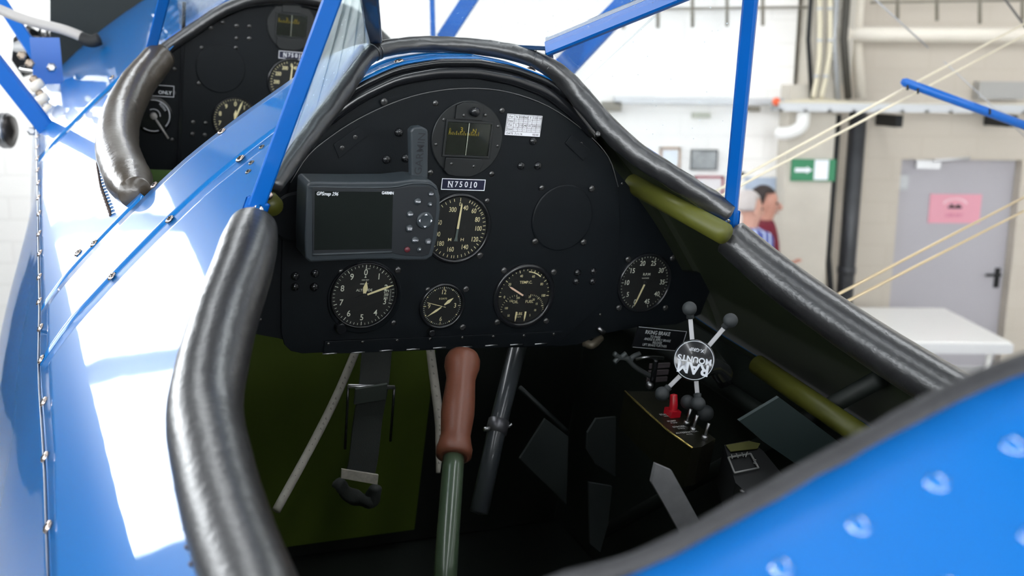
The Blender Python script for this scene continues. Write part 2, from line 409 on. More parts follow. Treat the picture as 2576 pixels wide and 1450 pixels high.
t = thing('overhead_pipe', 'fat cream horizontal pipe high on the hangar wall', 'pipe', wall_pt(2340, 88, YW-.25))
mb = MB(); mb.tube([wall_pt(2112, 86, YW-.25), wall_pt(2800, 92, YW-.25)], .062, sub=1, n=18); mb.build('pipe', CREAMP, t)
mb = MB(); mb.tube([wall_pt(2112, 86, YW-.25), wall_pt(2132, 86, YW-.25)], .073, sub=1, n=18); mb.build('flange', CREAMP, t)
for i, (x, xb) in enumerate(((2062, 2052), (2088, 2072))):
    a, bb, c, d = wall_pt(x, -60, YW-.38), wall_pt(x, 110, YW-.38), wall_pt((x+xb)/2, 180, YW-.38), wall_pt(xb-6, 246, YW-.38)
    mb = MB(); mb.tube([a, bb, c, d], .022, n=10); tt = thing('wall_conduit', ['cream conduit running up the pillar, left one of the pair', 'cream conduit running up the pillar, right one of the pair'][i], 'conduit', d)
    mb.build('conduit', CREAMC, tt)
    for yy in (25, 105, 195):
        q = wall_pt(x if yy < 110 else (x+xb)/2-4, yy, YW-.38); mb = MB(); mb.tube([q, q+Vector((0, 0, .02))], .028, sub=1, n=10); mb.build('clip', GALV, tt)
vpipe('vertical_pipe', 'thin galvanised pipe above the cable tray beside the cream conduits', 'pipe', 2108, -50, 2108, 250, 12, YW-.34, GALV)
vpipe('steel_channel', 'dark steel channel standing on the cable tray left of the conduits', 'channel', 2043, -50, 2043, 248, 11, YW-.36, BLACKM)
vpipe('steel_channel', 'wide dark steel channel above the cable tray right of the conduits', 'channel', 2134, -50, 2134, 248, 17, YW-.36, mat('brown_black_steel', (.05, .045, .035), .6))
vpipe('vertical_pipe', 'pale vertical pipe crossing behind the fat overhead pipe', 'pipe', 2165, -50, 2165, 245, 26, YW-.05, CREAMP)
# cable tray
t = thing('cable_tray', 'galvanised cable tray running along the hangar wall above the door', 'cable tray', wall_pt(2280, 275, YW-.3))
a, c = wall_pt(1962, 268, YW-.55), wall_pt(2800, 280, YW-.3)
mb = MB(); rectprism(mb, a.x, c.x, YW-.55, YW-.52, a.z-.04, a.z+.03); rectprism(mb, a.x, c.x, YW-.28, YW-.25, a.z-.04, a.z+.03)
for i in range(14): rectprism(mb, a.x+i*.2, a.x+i*.2+.03, YW-.55, YW-.25, a.z-.04, a.z-.02)
mb.build('tray', GALV, t)
for k in range(3):
    mb = MB(); mb.tube([(a.x+.02, YW-.5+k*.07, a.z+.02), (a.x+.4, YW-.46+k*.05, a.z+.03+.01*k), (a.x+.9, YW-.48+k*.06, a.z+.02), (c.x, YW-.45+k*.04, a.z+.02)], .016, n=8); mb.build('cable', CREAMC, t)
for xx in (2270, 2560):
    q = wall_pt(xx, 285, YW-.3); mb = MB(); mb.prism([(q.x-.03, YW-.25), (q.x+.03, YW-.25), (q.x+.03, YW+.24), (q.x-.03, YW+.24)], q.z-.12, q.z-.02); mb.build('bracket', BLACKM, t)
mb = MB(); a = wall_pt(1545, 250, YW-.1); c = wall_pt(1975, 256, YW-.1); rectprism(mb, a.x, c.x, YW-.12, YW-.04, a.z-.035, a.z+.02); tag(mb.build('wall_rail', GALV), 'thin pale rail along the white wall, left of the cable tray', 'rail')
mb = MB(); q = wall_pt(1953, 256, YW-.4); mb.ball(q, .035); tag(mb.build('end_cap', mat('orange_plastic', (.8, .12, .04), .5)), 'small orange red cap at the left end of the cable tray', 'cap')
# elbow
mb = MB(); q = wall_pt(2012, 292, YW-.45); mb.tube([q+Vector((.03, 0, .03)), q+Vector((.02, 0, -.08)), q+Vector((-.06, .05, -.14)), q+Vector((-.16, .1, -.15))], .055, n=16); tag(mb.build('pipe_elbow', WHITEP), 'white curved pipe elbow hanging under the cable tray end', 'pipe')
# overhead rod rack
def rodrack(label, x0, x1, yb, rods, col, Y):
    t = thing('hanging_rail', label, 'rail', wall_pt((x0+x1)/2, yb, Y))
    mb = MB(); mb.tube([wall_pt(x0, yb, Y), wall_pt(x1, yb-6, Y)], .012, sub=1, n=8); mb.build('rail', col, t)
    for x, y0, y1 in rods:
        mb = MB(); mb.tube([wall_pt(x, y0, Y), wall_pt(x, y1, Y)], .016, sub=1, n=8); mb.build('rod', col, t)
STL = mat('weathered_steel_rod', (.22, .20, .16), .6)
rodrack('thin rail with hanging rods on the white wall at the top', 1560, 2030, 24, [(1568, -60, 72), (1655, -60, 70), (1742, -60, 68), (1829, -60, 66), (1919, -60, 64)], STL, YW-.25)
rodrack('dark rail with hanging rods above the cream pipe, upper right', 2190, 2620, 6, [(2258, -60, 50), (2357, -60, 52), (2465, -60, 60), (2572, -60, 50)], STL, YW-.2)
mb = MB(); px_rect(mb, 2450, 205, 2560, 250, YW+.24, .12); tag(mb.build('junction_box', mat('grey_box_paint', (.42, .41, .39), .6)), 'grey box mounted on the wall above the cable tray at the right', 'box')
# small wall bits
mb = MB(); px_rect(mb, 1512, 255, 1560, 280, YW, .12); tag(mb.build('wall_lamp', STL), 'small dark fitting on the white wall under the rail, beside the coaming', 'fitting')
mb = MB(); px_rect(mb, 1740, 283, 1785, 297, YW, .05); tag(mb.build('wall_vent', mat('grey_green_vent', (.45, .46, .38), .6)), 'small grey green vent plate on the white wall', 'vent')
mb = MB(); px_rect(mb, 1878, 268, 1905, 280, YW, .1); tag(mb.build('wall_bracket', STL), 'small dark bracket on the wall right of the blue windshield bar', 'bracket')
# exit sign
t = thing('exit_sign', 'green emergency exit sign with white arrow on the concrete pillar', 'sign', wall_pt(2042, 428, YW-.33))
mb = MB(); px_rect(mb, 1991, 400, 2098, 456, YW-.305, .02); mb.build('board', mat('sign_green', (.03, .22, .10), .5), t)
mb = MB(); q0 = wall_pt(2000, 428, YW-.33); q1 = wall_pt(2044, 428, YW-.33); zc = q0.z; mb.prism([(q0.x, zc+.018), (q1.x-.05, zc+.018), (q1.x-.05, zc+.03), (q1.x, zc), (q1.x-.05, zc-.03), (q1.x-.05, zc-.018), (q0.x, zc-.018)], 0, .003, M=Matrix(((1, 0, 0, 0), (0, 0, -1, YW-.3255), (0, 1, 0, 0), (0, 0, 0, 1)))); mb.build('arrow', WHITE, t)
mb = MB(); px_rect(mb, 2050, 402, 2082, 453, YW-.3255, .003); mb.build('door_pictogram', WHITE, t)
# frames
def frame(label, x0, y0, x1, y1, fm, pm, inner=None, fwid=.02):
    t = thing('picture_frame', label, 'picture', wall_pt((x0+x1)/2, y1, YW), None)
    mb = MB(); a = wall_pt(x0, y0, YW); c = wall_pt(x1, y1, YW)
    rectprism(mb, a.x, c.x, YW-.025, YW-.005, a.z-fwid, a.z); rectprism(mb, a.x, c.x, YW-.025, YW-.005, c.z, c.z+fwid)
    rectprism(mb, a.x, a.x+fwid, YW-.025, YW-.005, c.z, a.z); rectprism(mb, c.x-fwid, c.x, YW-.025, YW-.005, c.z, a.z); mb.build('frame', fm, t)
    mb = MB(); rectprism(mb, a.x+fwid*.5, c.x-fwid*.5, YW-.016, YW-.006, c.z+.01, a.z-.01)
    if inner: inner(mb, a, c)
    mb.build('print', pm, t)
PHOTO = mat('grey_photograph', (.30, .31, .31), .4, var=.8, vscale=9)
frame('small black and white photograph on the wall left of the upright blue bar', 1738, 376, 1803, 428, BLACKM, PHOTO, None, .008)
frame('thin light wooden picture frame half hidden by the cockpit padding', 1660, 370, 1710, 425, mat('light_wood_frame', (.42, .28, .18), .5), mat('pale_print', (.75, .80, .85), .5))
frame('dark red framed notice low on the white wall beside the blue bar', 1745, 442, 1818, 500, mat('dark_red_frame', (.36, .05, .07), .5), mat('white_print', (.8, .76, .76), .5))
frame('pale blue poster with white border on the wall behind the two men', 1862, 434, 1962, 515, WHITEP, mat('pale_blue_print', (.42, .50, .62), .5, var=.4, vscale=4), None, .04)
# table
t = thing('folding_table', 'white topped work table with aluminium edge beyond the cockpit', 'table', Vector((floor_pt(2545, 868, .75).x-1, floor_pt(2545, 868, .75).y, 0)))
fr, bk = floor_pt(2545, 862, .76), floor_pt(2395, 775, .76); xl = floor_pt(2125, 850, .76).x
mb = MB(); mb.prism([(xl, fr.y), (fr.x, fr.y), (fr.x, bk.y), (xl, bk.y)], .735, .76); mb.build('tabletop', WHITEP, t, bevel=.004)
mb = MB(); rectprism(mb, xl, fr.x, fr.y-.012, fr.y, .67, .745); rectprism(mb, xl, fr.x, fr.y-.018, fr.y-.012, .705, .715); rectprism(mb, fr.x, fr.x+.012, fr.y-.012, bk.y, .67, .745); mb.build('edge_rail', ALU, t)
for x in (xl+.1, fr.x-.12):
    for y in (fr.y+.08, bk.y-.08):
        mb = MB(); mb.tube([(x, y, 0), (x, y, .735)], .022, sub=1, n=12); mb.build('leg', WHITEP, t)
# stool
q = floor_pt(2515, 958, .46)+Vector((.12, -.1, 0)); t = thing('stool', 'round white stool seat in front of the table, behind the blue deck', 'stool', Vector((q.x+.1, q.y, 0)))
mb = MB(); mb.lathe([(.02, .43), (.17, .43), (.19, .445), (.18, .465), (.02, .475)], M=T(q.x+.1, q.y, 0)); mb.build('seat', WHITEP, t)
for k in range(4):
    a = PI/4+k*PI/2; mb = MB(); mb.tube([(q.x+.1+.12*math.cos(a), q.y+.12*math.sin(a), .435), (q.x+.1+.19*math.cos(a), q.y+.19*math.sin(a), 0)], .012, sub=1, n=10); mb.build('leg', STEEL, t)
# people --------------------------------------------------------------------------
def skin_chain(name, parent, chains, material, root=0, sub=2):
    # chains: list of lists of (pos, radius); first entry of later chains may be an index ('@', i) into the vertex list
    vs = []; es = []; rs = []
    for ch in chains:
        prev = None
        for it in ch:
            if it[0] == '@': prev = it[1]; continue
            vs.append(Vector(it[0])-ROOT[parent.name]); rs.append(it[1]); i = len(vs)-1
            if prev is not None: es.append((prev, i))
            prev = i
    me = bpy.data.meshes.new(name); me.from_pydata(vs, es, []); me.materials.append(material)
    o = bpy.data.objects.new(name, me); COL.objects.link(o); o.parent = parent; ROOT[o.name] = ROOT[parent.name]
    md = o.modifiers.new('skin', 'SKIN'); md.use_smooth_shade = True
    for i, sv in enumerate(me.skin_vertices[0].data):
        r = rs[i]; sv.radius = (r, r) if not hasattr(r, '__len__') else r; sv.use_root = (i == root)
    o.modifiers.new('sub', 'SUBSURF').levels = sub; o.modifiers['sub'].render_levels = sub
    return o
def person(label, base, face, hgt, shirt, hairm, skinm, bald, gest):
    # face: angle of facing direction in the xy plane
    k = hgt/1.8; f = Vector((math.cos(face), math.sin(face), 0)); sd = Vector((-f.y, f.x, 0)); Z = Vector((0, 0, 1))
    def q(a, b_, z): return base+f*a*k+sd*b_*k+Z*z*k
    t = thing('person', label, 'person', base)
    hand = q(.16, -.24, 1.19) if gest else q(.05, -.27, .80)
    elbow = q(-.04, -.28, 1.07) if gest else q(-.03, -.27, 1.08)
    fd = Vector((.75, -.2, .6)) if gest else None
    ch = [[(q(0, 0, .95), (.13*k, .12*k)), (q(0, 0, 1.15), (.12*k, .11*k)), (q(.01, 0, 1.35), (.13*k, .12*k)), (q(0, 0, 1.46), (.09*k, .08*k)), (q(.01, 0, 1.53), .055*k), (q(.03, 0, 1.60), (.065*k, .075*k)), (q(.02, 0, 1.70), (.078*k, .095*k)), (q(.01, 0, 1.77), (.05*k, .06*k))]]
    for s_, hd, el in ((1, q(.05, .27, .80), q(-.03, .26, 1.08)), (-1, hand, elbow)):
        ch.append([('@', 2), (q(0, s_*.20, 1.46), .055*k), (el, .042*k), (hd, .027*k)])
    for s_ in (1, -1):
        ch.append([('@', 0), (q(0, s_*.10, .86), .085*k), (q(.02, s_*.11, .48), .058*k), (q(-.01, s_*.12, .09), .038*k), (q(.14, s_*.13, .04), .035*k)])
    # gesture hand: palm and five fingers
    n0 = 8+3+3-1
    d1 = (hand-elbow).normalized()
    if gest: d1 = (f*.8+Z*.45).normalized()
    sdv = d1.cross(f).normalized() if not gest else sd
    ch.append([('@', n0), (hand+d1*.045*k, (.036*k, .016*k)), (hand+d1*.085*k, (.036*k, .014*k))])
    pv = 8+6+8+1
    for j, (off, ln) in enumerate(((-.03, .065), (-.01, .078), (.01, .082), (.03, .070))):
        bp = hand+d1*.09*k+sdv*off*k
        ch.append([('@', pv), (bp, .0095*k), (bp+d1*ln*.55*k+sdv*off*.2, .009*k), (bp+(d1*.8-Z*.25)*ln*k+sdv*off*.3, .008*k)])
    ch.append([('@', pv-1), (hand+d1*.04*k+sdv*.045*k, .011*k), (hand+d1*.075*k+sdv*.075*k, .009*k)])
    bd = skin_chain('body', t, ch, skinm)
    # face details
    mb = MB(); mb.tube([q(.105, 0, 1.665), q(.125, 0, 1.63), q(.10, 0, 1.615)], [.010*k, .017*k, .012*k], n=8); mb.build('nose', skinm, bd)
    for s_ in (1, -1):
        mb = MB(); mb.ball(q(0, s_*.078, 1.645), .03*k, sc_=(.6, .4, 1), n=12); mb.build('ear', skinm, bd)
        mb = MB(); mb.ball(q(.092, s_*.032, 1.665), .011*k, n=10); mb.build('eye', INK, bd)
    mb = MB(); mb.tube([q(.098, .025, 1.59), q(.106, 0, 1.588), q(.098, -.025, 1.59)], .006*k, n=6); mb.build('mouth', mat('lips', (.45, .16, .14), .5), bd)
    mb = MB(); hc = q(-.015, 0, 1.70)
    for i in range(19):
        for j in range(7):
            pass
    vs = []; fs = []; n = 24; m_ = 9
    for j in range(m_+1):
        th = (PI*.62)*j/m_
        for i in range(n):
            a = 2*PI*i/n; lim = 1.0 if math.cos(a) < .2 else .55+.0*a
            tt = th*lim; rr_ = .098*k*(1+.05*noise.noise(Vector((i*.7, j*.7, hgt*3))))
            vs.append(hc+f*(rr_*1.12*math.sin(tt)*math.cos(a))+sd*(rr_*.92*math.sin(tt)*math.sin(a))+Z*(rr_*1.08*math.cos(tt)))
    for j in range(m_):
        for i in range(n): fs.append((j*n+i, (j+1)*n+i, (j+1)*n+(i+1) % n, j*n+(i+1) % n))
    mb.add(vs, fs, 0, None, True); mb.build('hair', hairm, t, solid=.01)
    # clothes
    skin_chain('shirt', t, [[(q(0, 0, .93), (.165*k, .165*k)), (q(.0, 0, 1.12), (.165*k, .165*k)), (q(.0, 0, 1.40), (.180*k, .165*k)), (q(0, 0, 1.53), (.085*k, .085*k))],
        [('@', 2), (q(0, .20, 1.47), .075*k), (q(-.03, .26, 1.08), .056*k), (q(.03, .268, .88), .045*k)],
        [('@', 2), (q(0, -.20, 1.47), .075*k), (elbow, .056*k), (elbow.lerp(hand, .75), .043*k)]], shirt)
    skin_chain('trousers', t, [[(q(0, 0, .97), (.16*k, .12*k)), (q(0, 0, .88), (.15*k, .12*k))],
        [('@', 1), (q(0, .10, .80), .10*k), (q(.02, .11, .48), .075*k), (q(-.01, .12, .10), .06*k)],
        [('@', 1), (q(0, -.10, .80), .10*k), (q(.02, -.11, .48), .075*k), (q(-.01, -.12, .10), .06*k)]], mat('dark_trousers', (.03, .035, .05), .8))
    for s_ in (1, -1):
        mb = MB(); mb.tube([q(-.05, s_*.12, .045), q(.06, s_*.125, .05), q(.20, s_*.135, .035)], [.045*k, .05*k, .036*k], n=12); mb.build('shoe', BLACKM, t)
    return t
SK1 = mat('fair_skin', (.62, .34, .26), .5); SK2 = mat('tanned_skin', (.55, .27, .20), .5)
def plaid():
    m = mat('blue_white_plaid', (.2, .25, .5), .8); nt = m.node_tree; bs = nt.nodes['Principled BSDF']
    tc = nt.nodes.new('ShaderNodeTexCoord'); ck = nt.nodes.new('ShaderNodeTexWave'); ck.inputs['Scale'].default_value = 7; ck.inputs['Distortion'].default_value = .5
    cr = nt.nodes.new('ShaderNodeValToRGB'); cr.color_ramp.elements[0].color = (.06, .08, .30, 1); cr.color_ramp.elements[1].color = (.55, .62, .80, 1); cr.color_ramp.elements[0].position = .45
    nt.links.new(tc.outputs['Object'], ck.inputs[0]); nt.links.new(ck.outputs['Color'], cr.inputs[0]); nt.links.new(cr.outputs[0], bs.inputs['Base Color']); return m
pa = pt(1884, 640, 7.6); pb = pt(1916, 640, 8.2)
person('older man with short grey hair in a blue and white plaid shirt, seen from behind', Vector((pa.x-.02, pa.y, 0)), math.radians(25), 1.86, plaid(), mat('grey_hair', (.55, .50, .48), .8), SK1, True, False)
person('dark haired man in a maroon sweater gesturing with one hand', Vector((pb.x, pb.y, 0)), math.radians(-12), 1.84, mat('maroon_knit', (.16, .010, .025), .85), mat('dark_hair', (.03, .02, .018), .7), SK2, False, True)
#@@AIRCRAFT
# ================================================================== aircraft
def M3(x=0, y=0, z=0): return PM @ T(x, y, z)      # panel frame: x right, y up, z towards the pilot
ES = [-.87, -.86, -.85, -.825, -.80, -.76, -.70, -.615, -.52, -.39, -.30, -.25, -.207, -.15, -.10, -.05, 0.0]
EL = [0, .06, .12, .19, .257, .30, .345, .373, .375, .365, .338, .315, .298, .283, .265, .245, .225]
def e_of(s): return interp(s, ES, EL)
FS = [.172, .215, .334, .476, .602, .705, .757, .82, .87]
FE = [.347, .350, .352, .348, .331, .300, .268, .225, .19]
def sp(s, l, off=0.0):
    d = .004; n = Vector((0, P(l-d)-P(l+d), 2*d)).normalized()   # (s, l, h)
    return wp(s, l+n.y*off, P(l)+n.z*off)
def snorm(l):
    d = .004; n = Vector((0, P(l-d)-P(l+d), 2*d)).normalized(); return (R*n.y+U*n.z).normalized()
def seam_l(s): return interp(s, [-.4, -.19, .02, .2, .45, .72, 1.2], [.474, .470, .469, .462, .456, .449, .438])
fus = thing('biplane_fuselage', 'glossy blue biplane fuselage around two open cockpits', 'airplane', wp(0.3, 0, -.75))
INNER = mat('dark_olive_inner_skin', (.012, .018, .006), .6, var=.3, vscale=12)
def patch(name, slist, lf0, lf1, nl=22, m=BLUE, lift=0.0, flare=False):
    mb = MB(); vs = []; fs = []
    for s in slist:
        a, c = lf0(s), lf1(s)
        for j in range(nl+1):
            l = a+(c-a)*j/nl; vs.append(sp(s, l, lift))
    w = nl+1
    for i in range(len(slist)-1):
        for j in range(nl): fs.append((i*w+j, (i+1)*w+j, (i+1)*w+j+1, i*w+j+1))
    p0, p1, p2 = [vs[i] for i in fs[len(fs)//2][:3]]
    if (p1-p0).cross(p2-p1).dot(snorm((lf0(slist[0])+lf1(slist[0]))/2)) < 0: fs = [f[::-1] for f in fs]
    mb.add(vs, fs, 0, None, True); o = mb.build(name, [m, INNER], fus); md = o.modifiers.new('thickness', 'SOLIDIFY'); md.thickness = .0016; md.offset = 0; md.material_offset = 1
    return o
def lin(a, b_, n): return [a+(b_-a)*i/n for i in range(n+1)]
G = .0005
for sg in (-1, 1):
    patch('side_deck_panel', lin(-1.15, .025-G, 50), lambda s: sg*seam_l(s), lambda s: sg*(e_of(s)+(interp(s, [-.7, -.5, -.2, -.13], [0, .016, .020, 0]) if sg > 0 else 0)) if s > -.87 else sg*.0001)
    patch('side_deck_panel', lin(.172+G, .87, 40), lambda s: sg*seam_l(s), lambda s: sg*interp(s, FS, FE), lift=.0006)
    patch('side_deck_panel', lin(.87+G, 1.62, 16), lambda s: sg*seam_l(s), lambda s: 0.0001*sg)
patch('deck_panel', lin(0, .025-G, 2), lambda s: -.225, lambda s: .225, 40)
patch('deck_panel', lin(.025+G, .172-G, 8), lambda s: -seam_l(s), lambda s: seam_l(s), 90, lift=.0006)
# lower side skins beyond the lengthwise seam
for sg in (-1, 1):
    mb = MB(); vs = []; fs = []; sl = lin(-1.15, 1.62, 60); prof = lin(0, 1, 20)
    for s in sl:
        l0 = seam_l(s)+.0005
        for t_ in prof:
            bl = -.005+.090*math.sin(min(1, t_*1.3)*PI/2)*(1 if s < .75 else max(.15, 1-(s-.75)/.5))
            vs.append(wp(s, sg*(l0+bl+.0), P(l0)-t_*.65-(.001 if t_ else -.003)))
    w = 21
    for i in range(60):
        for j in range(20): fs.append((i*w+j, (i+1)*w+j, (i+1)*w+j+1, i*w+j+1))
    mb.add(vs, fs, 0, None, True); o = mb.build('lower_side_skin', BLUE, fus, solid=.0)
    o.data.materials.append(INNER); md = o.modifiers.new('thickness', 'SOLIDIFY'); md.thickness = .0016; md.offset = 0; md.material_offset = 1
    if sg > 0: o.data.flip_normals()
    if sg > 0: continue
    mb = MB(); mb.tube([sp(s, sg*(seam_l(s)+.002), .001) for s in lin(-1.1, 1.6, 40)], .0016, n=6, sub=1); mb.build('seam_bead', BLUED, fus)
mb = MB(); mb.tube([sp(s, -.43+.0*s, 0)-U*0 for s in (-1, 1)], .001, sub=1)
# floor, inner walls
mb = MB(); mb.prism([(-.46, -1.1), (.46, -1.1), (.46, 1.6), (-.46, 1.6)], 0, .01, M=Matrix(((R.x, A.x, U.x, 0), (R.y, A.y, U.y, 0), (R.z, A.z, U.z, 0), (0, 0, 0, 1))) if False else None)
mb = MB()
FM = Matrix(((R.x, A.x, U.x, O.x), (R.y, A.y, U.y, O.y), (R.z, A.z, U.z, O.z), (0, 0, 0, 1)))   # x right, y forward, z up
mb.box((0, .25, -.72), (.94, 2.7, .012), M=FM); mb.build('cockpit_floor', DARKG, fus)
for sg in (-1, 1):
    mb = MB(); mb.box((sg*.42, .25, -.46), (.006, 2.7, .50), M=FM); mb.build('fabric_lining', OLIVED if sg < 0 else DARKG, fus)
mb = MB(); mb.box((-.15, .295, -.43), (.54, .008, .50), M=FM); mb.build('lit_seat_back_cover', OLIVED, fus)  # olive extent over dark bulkhead stands in for light fading right and down
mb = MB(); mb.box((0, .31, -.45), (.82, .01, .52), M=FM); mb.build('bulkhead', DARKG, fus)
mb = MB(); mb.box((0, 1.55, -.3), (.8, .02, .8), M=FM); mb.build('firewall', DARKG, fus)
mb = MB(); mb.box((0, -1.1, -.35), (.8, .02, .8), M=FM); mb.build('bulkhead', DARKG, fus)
# longerons and cross tubes
def rod(name, pts, r, m, parent=fus, **k):
    mb = MB(); mb.tube(pts, r, **k); return mb.build(name, m, parent)
a = isect(1590, 462, 1, .258); c = isect(1822, 588, 1, .272)
rod('longeron_tube', [a, c], .0135, OLIVE, sub=1, n=18)
rod('longeron_tube', [isect(2180, 1105, 1, .37), isect(1905, 918, 1, .37)], .0135, OLIVE, sub=1, n=18)
a = isect(684, 516, 1, -.245); rod('longeron_tube', [a+A*.05, a-A*.004], .0115, OLIVE, sub=1, n=18)
rod('cross_tube', [wp(.62, -.365, -.155), wp(.62, .365, -.155)], .020, mat('sage_green_tube', (.07, .13, .035), .5), sub=1, n=16)
rod('side_tube', [wp(-.35, .39, -.13), wp(.12, .39, -.62)], .011, DARKG, sub=1); rod('side_tube', [wp(-.7, .39, -.25), wp(.3, .39, -.26)], .011, DARKG, sub=1)
rod('side_tube', [wp(-.7, -.39, -.25), wp(.3, -.39, -.26)], .011, DARKG, sub=1)
# deck screws
def deck_screw(px, py, me=SCR_LT):
    q = sk(px, py); M = frameM(sp(q.x, q.y, .0022), snorm(q.y)); put('deck_screw', me, fus, M)
for x, y in ((560, 335), (390, 470), (607, 403), (430, 556), (240, 617), (285, 700), (200, 640), (283, 198), (103, 700), (103, 762), (106, 828), (108, 908), (115, 1015), (118, 1155), (126, 1330), (104, 640), (102, 590), (102, 540), (100, 500), (100, 462), (98, 430), (97, 400), (97, 372), (96, 345)): deck_screw(x, y)
for x, y in ((1003, 160), (1335, 185)):
    q = sk(x, y, .0)
    l_, h_ = pp(x, y, -.012); put('deck_screw', SCR_LT, fus, frameM(wp(.012, l_, P(l_)+.002), snorm(l_)))
for x, y in ((634, 412), (626, 436), (660, 372)):
    q = sk(x, y); put('small_screw', SCR_ST, fus, frameM(sp(q.x, q.y, .001), snorm(q.y)))
# raised rivets on the aft deck
rv = MB(); rv.lathe([(.0062, -.001), (.0056, .0022), (.0038, .0044), (.0001, .0052)], n=18, cap=False); RIV = local_mesh('rivet', rv, [mat('glossy_rivet_paint', (.0, .15, .52), .12, coat=1.0, spec=.8)])
for x, y in ((2165, 1345), (2360, 1238), (2554, 1143), (1970, 1452), (2390, 1500), (2600, 1380), (2740, 1050), (2190, 1620)):
    q = sk(x, y); put('rivet', RIV, fus, frameM(sp(q.x, q.y, .001), snorm(q.y)))
# aft deck own skin (satin, nearer) with binding
mb = MB(); vs = []; fs = []
ring = []
for i in range(41):
    t_ = -1+2*i/40; l = t_*.33; 
    s0 = interp(abs(l), [0, .06, .12, .19, .257, .30, .33], [-.87, -.862, -.85, -.825, -.80, -.76, -.72]); ring.append((s0, l))
for k in range(12):
    for s0, l in ring: vs.append(sp(s0-(1.12+s0)*k/11 if False else s0+(-1.18-s0)*k/11, l, .0028))
for k in range(11):
    for i in range(40): fs.append((k*41+i, k*41+i+1, (k+1)*41+i+1, (k+1)*41+i))
mb.add(vs, fs, 0, None, True); o = mb.build('aft_deck', BLUE2, fus); md = o.modifiers.new('t', 'SOLIDIFY'); md.thickness = .0016; md.offset = 0
mb = MB(); mb.tube([sp(s0+.002, l, .001) for s0, l in ring], .0060, n=12, sub=2, wob=.25); mb.build('edge_binding', RUBG, fus)
# leather coaming
def coaming(name, label, pts, r, m, lace_side, ncr=14):
    t = thing(name, label, 'padding', pts[len(pts)//2])
    mb = MB(); mb.tube(pts, r, n=28, sub=14, wob=.010); mb.build('padded_roll', m, t)
    return t
def side_pts(sg, s_list, off=.004, dl=0): return [sp(s, sg*(e_of(s)+dl), off) for s in s_list]
sl = [-.122, -.15, -.20, -.25, -.31, -.39, -.47, -.55, -.61, -.66]
tL = coaming('cockpit_coaming', 'thick black leather padded roll along the near left cockpit edge', [sp(s, -l, .004) for s, l in ((-.180, .290), (-.207, .299), (-.25, .315), (-.31, .341), (-.39, .3655), (-.47, .373), (-.55, .376), (-.62, .376), (-.70, .378), (-.76, .380))], [.0225, .0262, .0272, .028, .028, .027, .026, .026, .026], LEATH, 1)
tR = coaming('cockpit_coaming', 'black leather padded roll along the far right cockpit edge', [sp(s, l, .002) for s, l in ((-.145, .306), (-.21, .335), (-.30, .357), (-.386, .370), (-.47, .378), (-.55, .385), (-.64, .385))], [.0235, .025, .0255, .026, .026, .026, .026, .025, .024], LEATH, 1)
lace = mat('dark_brown_lace', (.05, .03, .025), .6)
for t, sg in ((tL, -1), (tR, 1)):
    for i in range(26):
        s = -.19-i*.019; l = e_of(s)+.0255+(.016 if sg > 0 else 0)
        if s < -.71: continue
        p0 = sp(s, sg*(l-.0015), .0005); p1 = sp(s-.007, sg*(l-.003), .004)
        mb = MB(); mb.tube([p0, (p0+p1)/2+snorm(sg*l)*.001, p1], .0016, n=6, sub=3)
        mb.build('stitch', lace, t.children[0])
fl = [(.20, .352), (.26, .352), (.36, .352), (.476, .348), (.602, .331), (.705, .300), (.757, .272), (.79, .250)]
t = thing('front_cockpit_coaming', 'worn brown leather padded roll along the left edge of the front cockpit', 'padding', sp(.476, -.348))
mb = MB(); mb.tube([sp(s, -l, .004) for s, l in fl], [.020, .030, .031, .031, .030, .028, .027], n=28, sub=10, wob=.02); mb.build('padded_roll', LEATHB, t)
for i in range(34):
    s = .22+i*.0165; l = interp(s, [a_ for a_, _ in fl], [b_ for _, b_ in fl])+.029
    mb = MB(); p0 = sp(s, -l, .0015); mb.tube([p0, sp(s+.009, -l+.003, .006)], .0018, n=6, sub=1); mb.build('stitch', lace, t.children[0])
t = thing('front_cockpit_coaming', 'black leather padded roll along the right edge of the front cockpit', 'padding', sp(.476, .348))
mb = MB(); mb.tube([sp(s, l, .004) for s, l in fl], .029, n=24, sub=8, wob=.04); mb.build('padded_roll', LEATH, t)
# windshield pad (thin roll following the windshield foot)
pad_px = [(688, 470, -.125), (740, 392, -.095), (800, 312, -.06), (850, 245, -.03), (895, 180, 0), (925, 143, .02), (962, 123, .03), (1050, 112, .035), (1160, 114, .03), (1260, 126, .02), (1340, 147, .01), (1400, 182, 0), (1450, 232, -.01), (1520, 312, -.04), (1600, 386, -.07), (1700, 450, -.10), (1790, 508, -.122), (1835, 540, -.138)]
pad = [isect(x, y, 0, s) for x, y, s in pad_px]
t = thing('windshield_padding', 'slim black leather roll arching over the instrument panel at the windshield foot', 'padding', pad[8])
mb = MB(); mb.tube(pad, [.0085, .0105, .0115, .0115, .010, .0095, .0095, .0095, .0095, .0100, .0115, .0135, .014, .014, .014, .014, .0125], n=20, sub=10, wob=.10); mb.build('padded_roll', LEATH, t)
for i in (100, 103, 106, 112, 115, 118, 55, 58):
    ps = smooth(pad, 10)
    if i+1 >= len(ps): continue
    c0 = ps[i]; tg = (ps[i+1]-ps[i-1]).normalized(); M = frameM(c0, tg)
    wr = MB(); wr.tube([M @ Vector((math.cos(a)*.0100, math.sin(a)*.0100, 0)) for a in lin(0, 2*PI, 18)], .0011, n=6, sub=1, cap=False)
    wr.build('wrinkle', LEATH, t.children[0])
for x, y, s in ((1515, 338, -.045), (1637, 428, -.08)):
    put('screw', SCR_ST, t, frameM(isect(x, y, 0, s)-U*.0-R*.006, (CAM-O).normalized()))
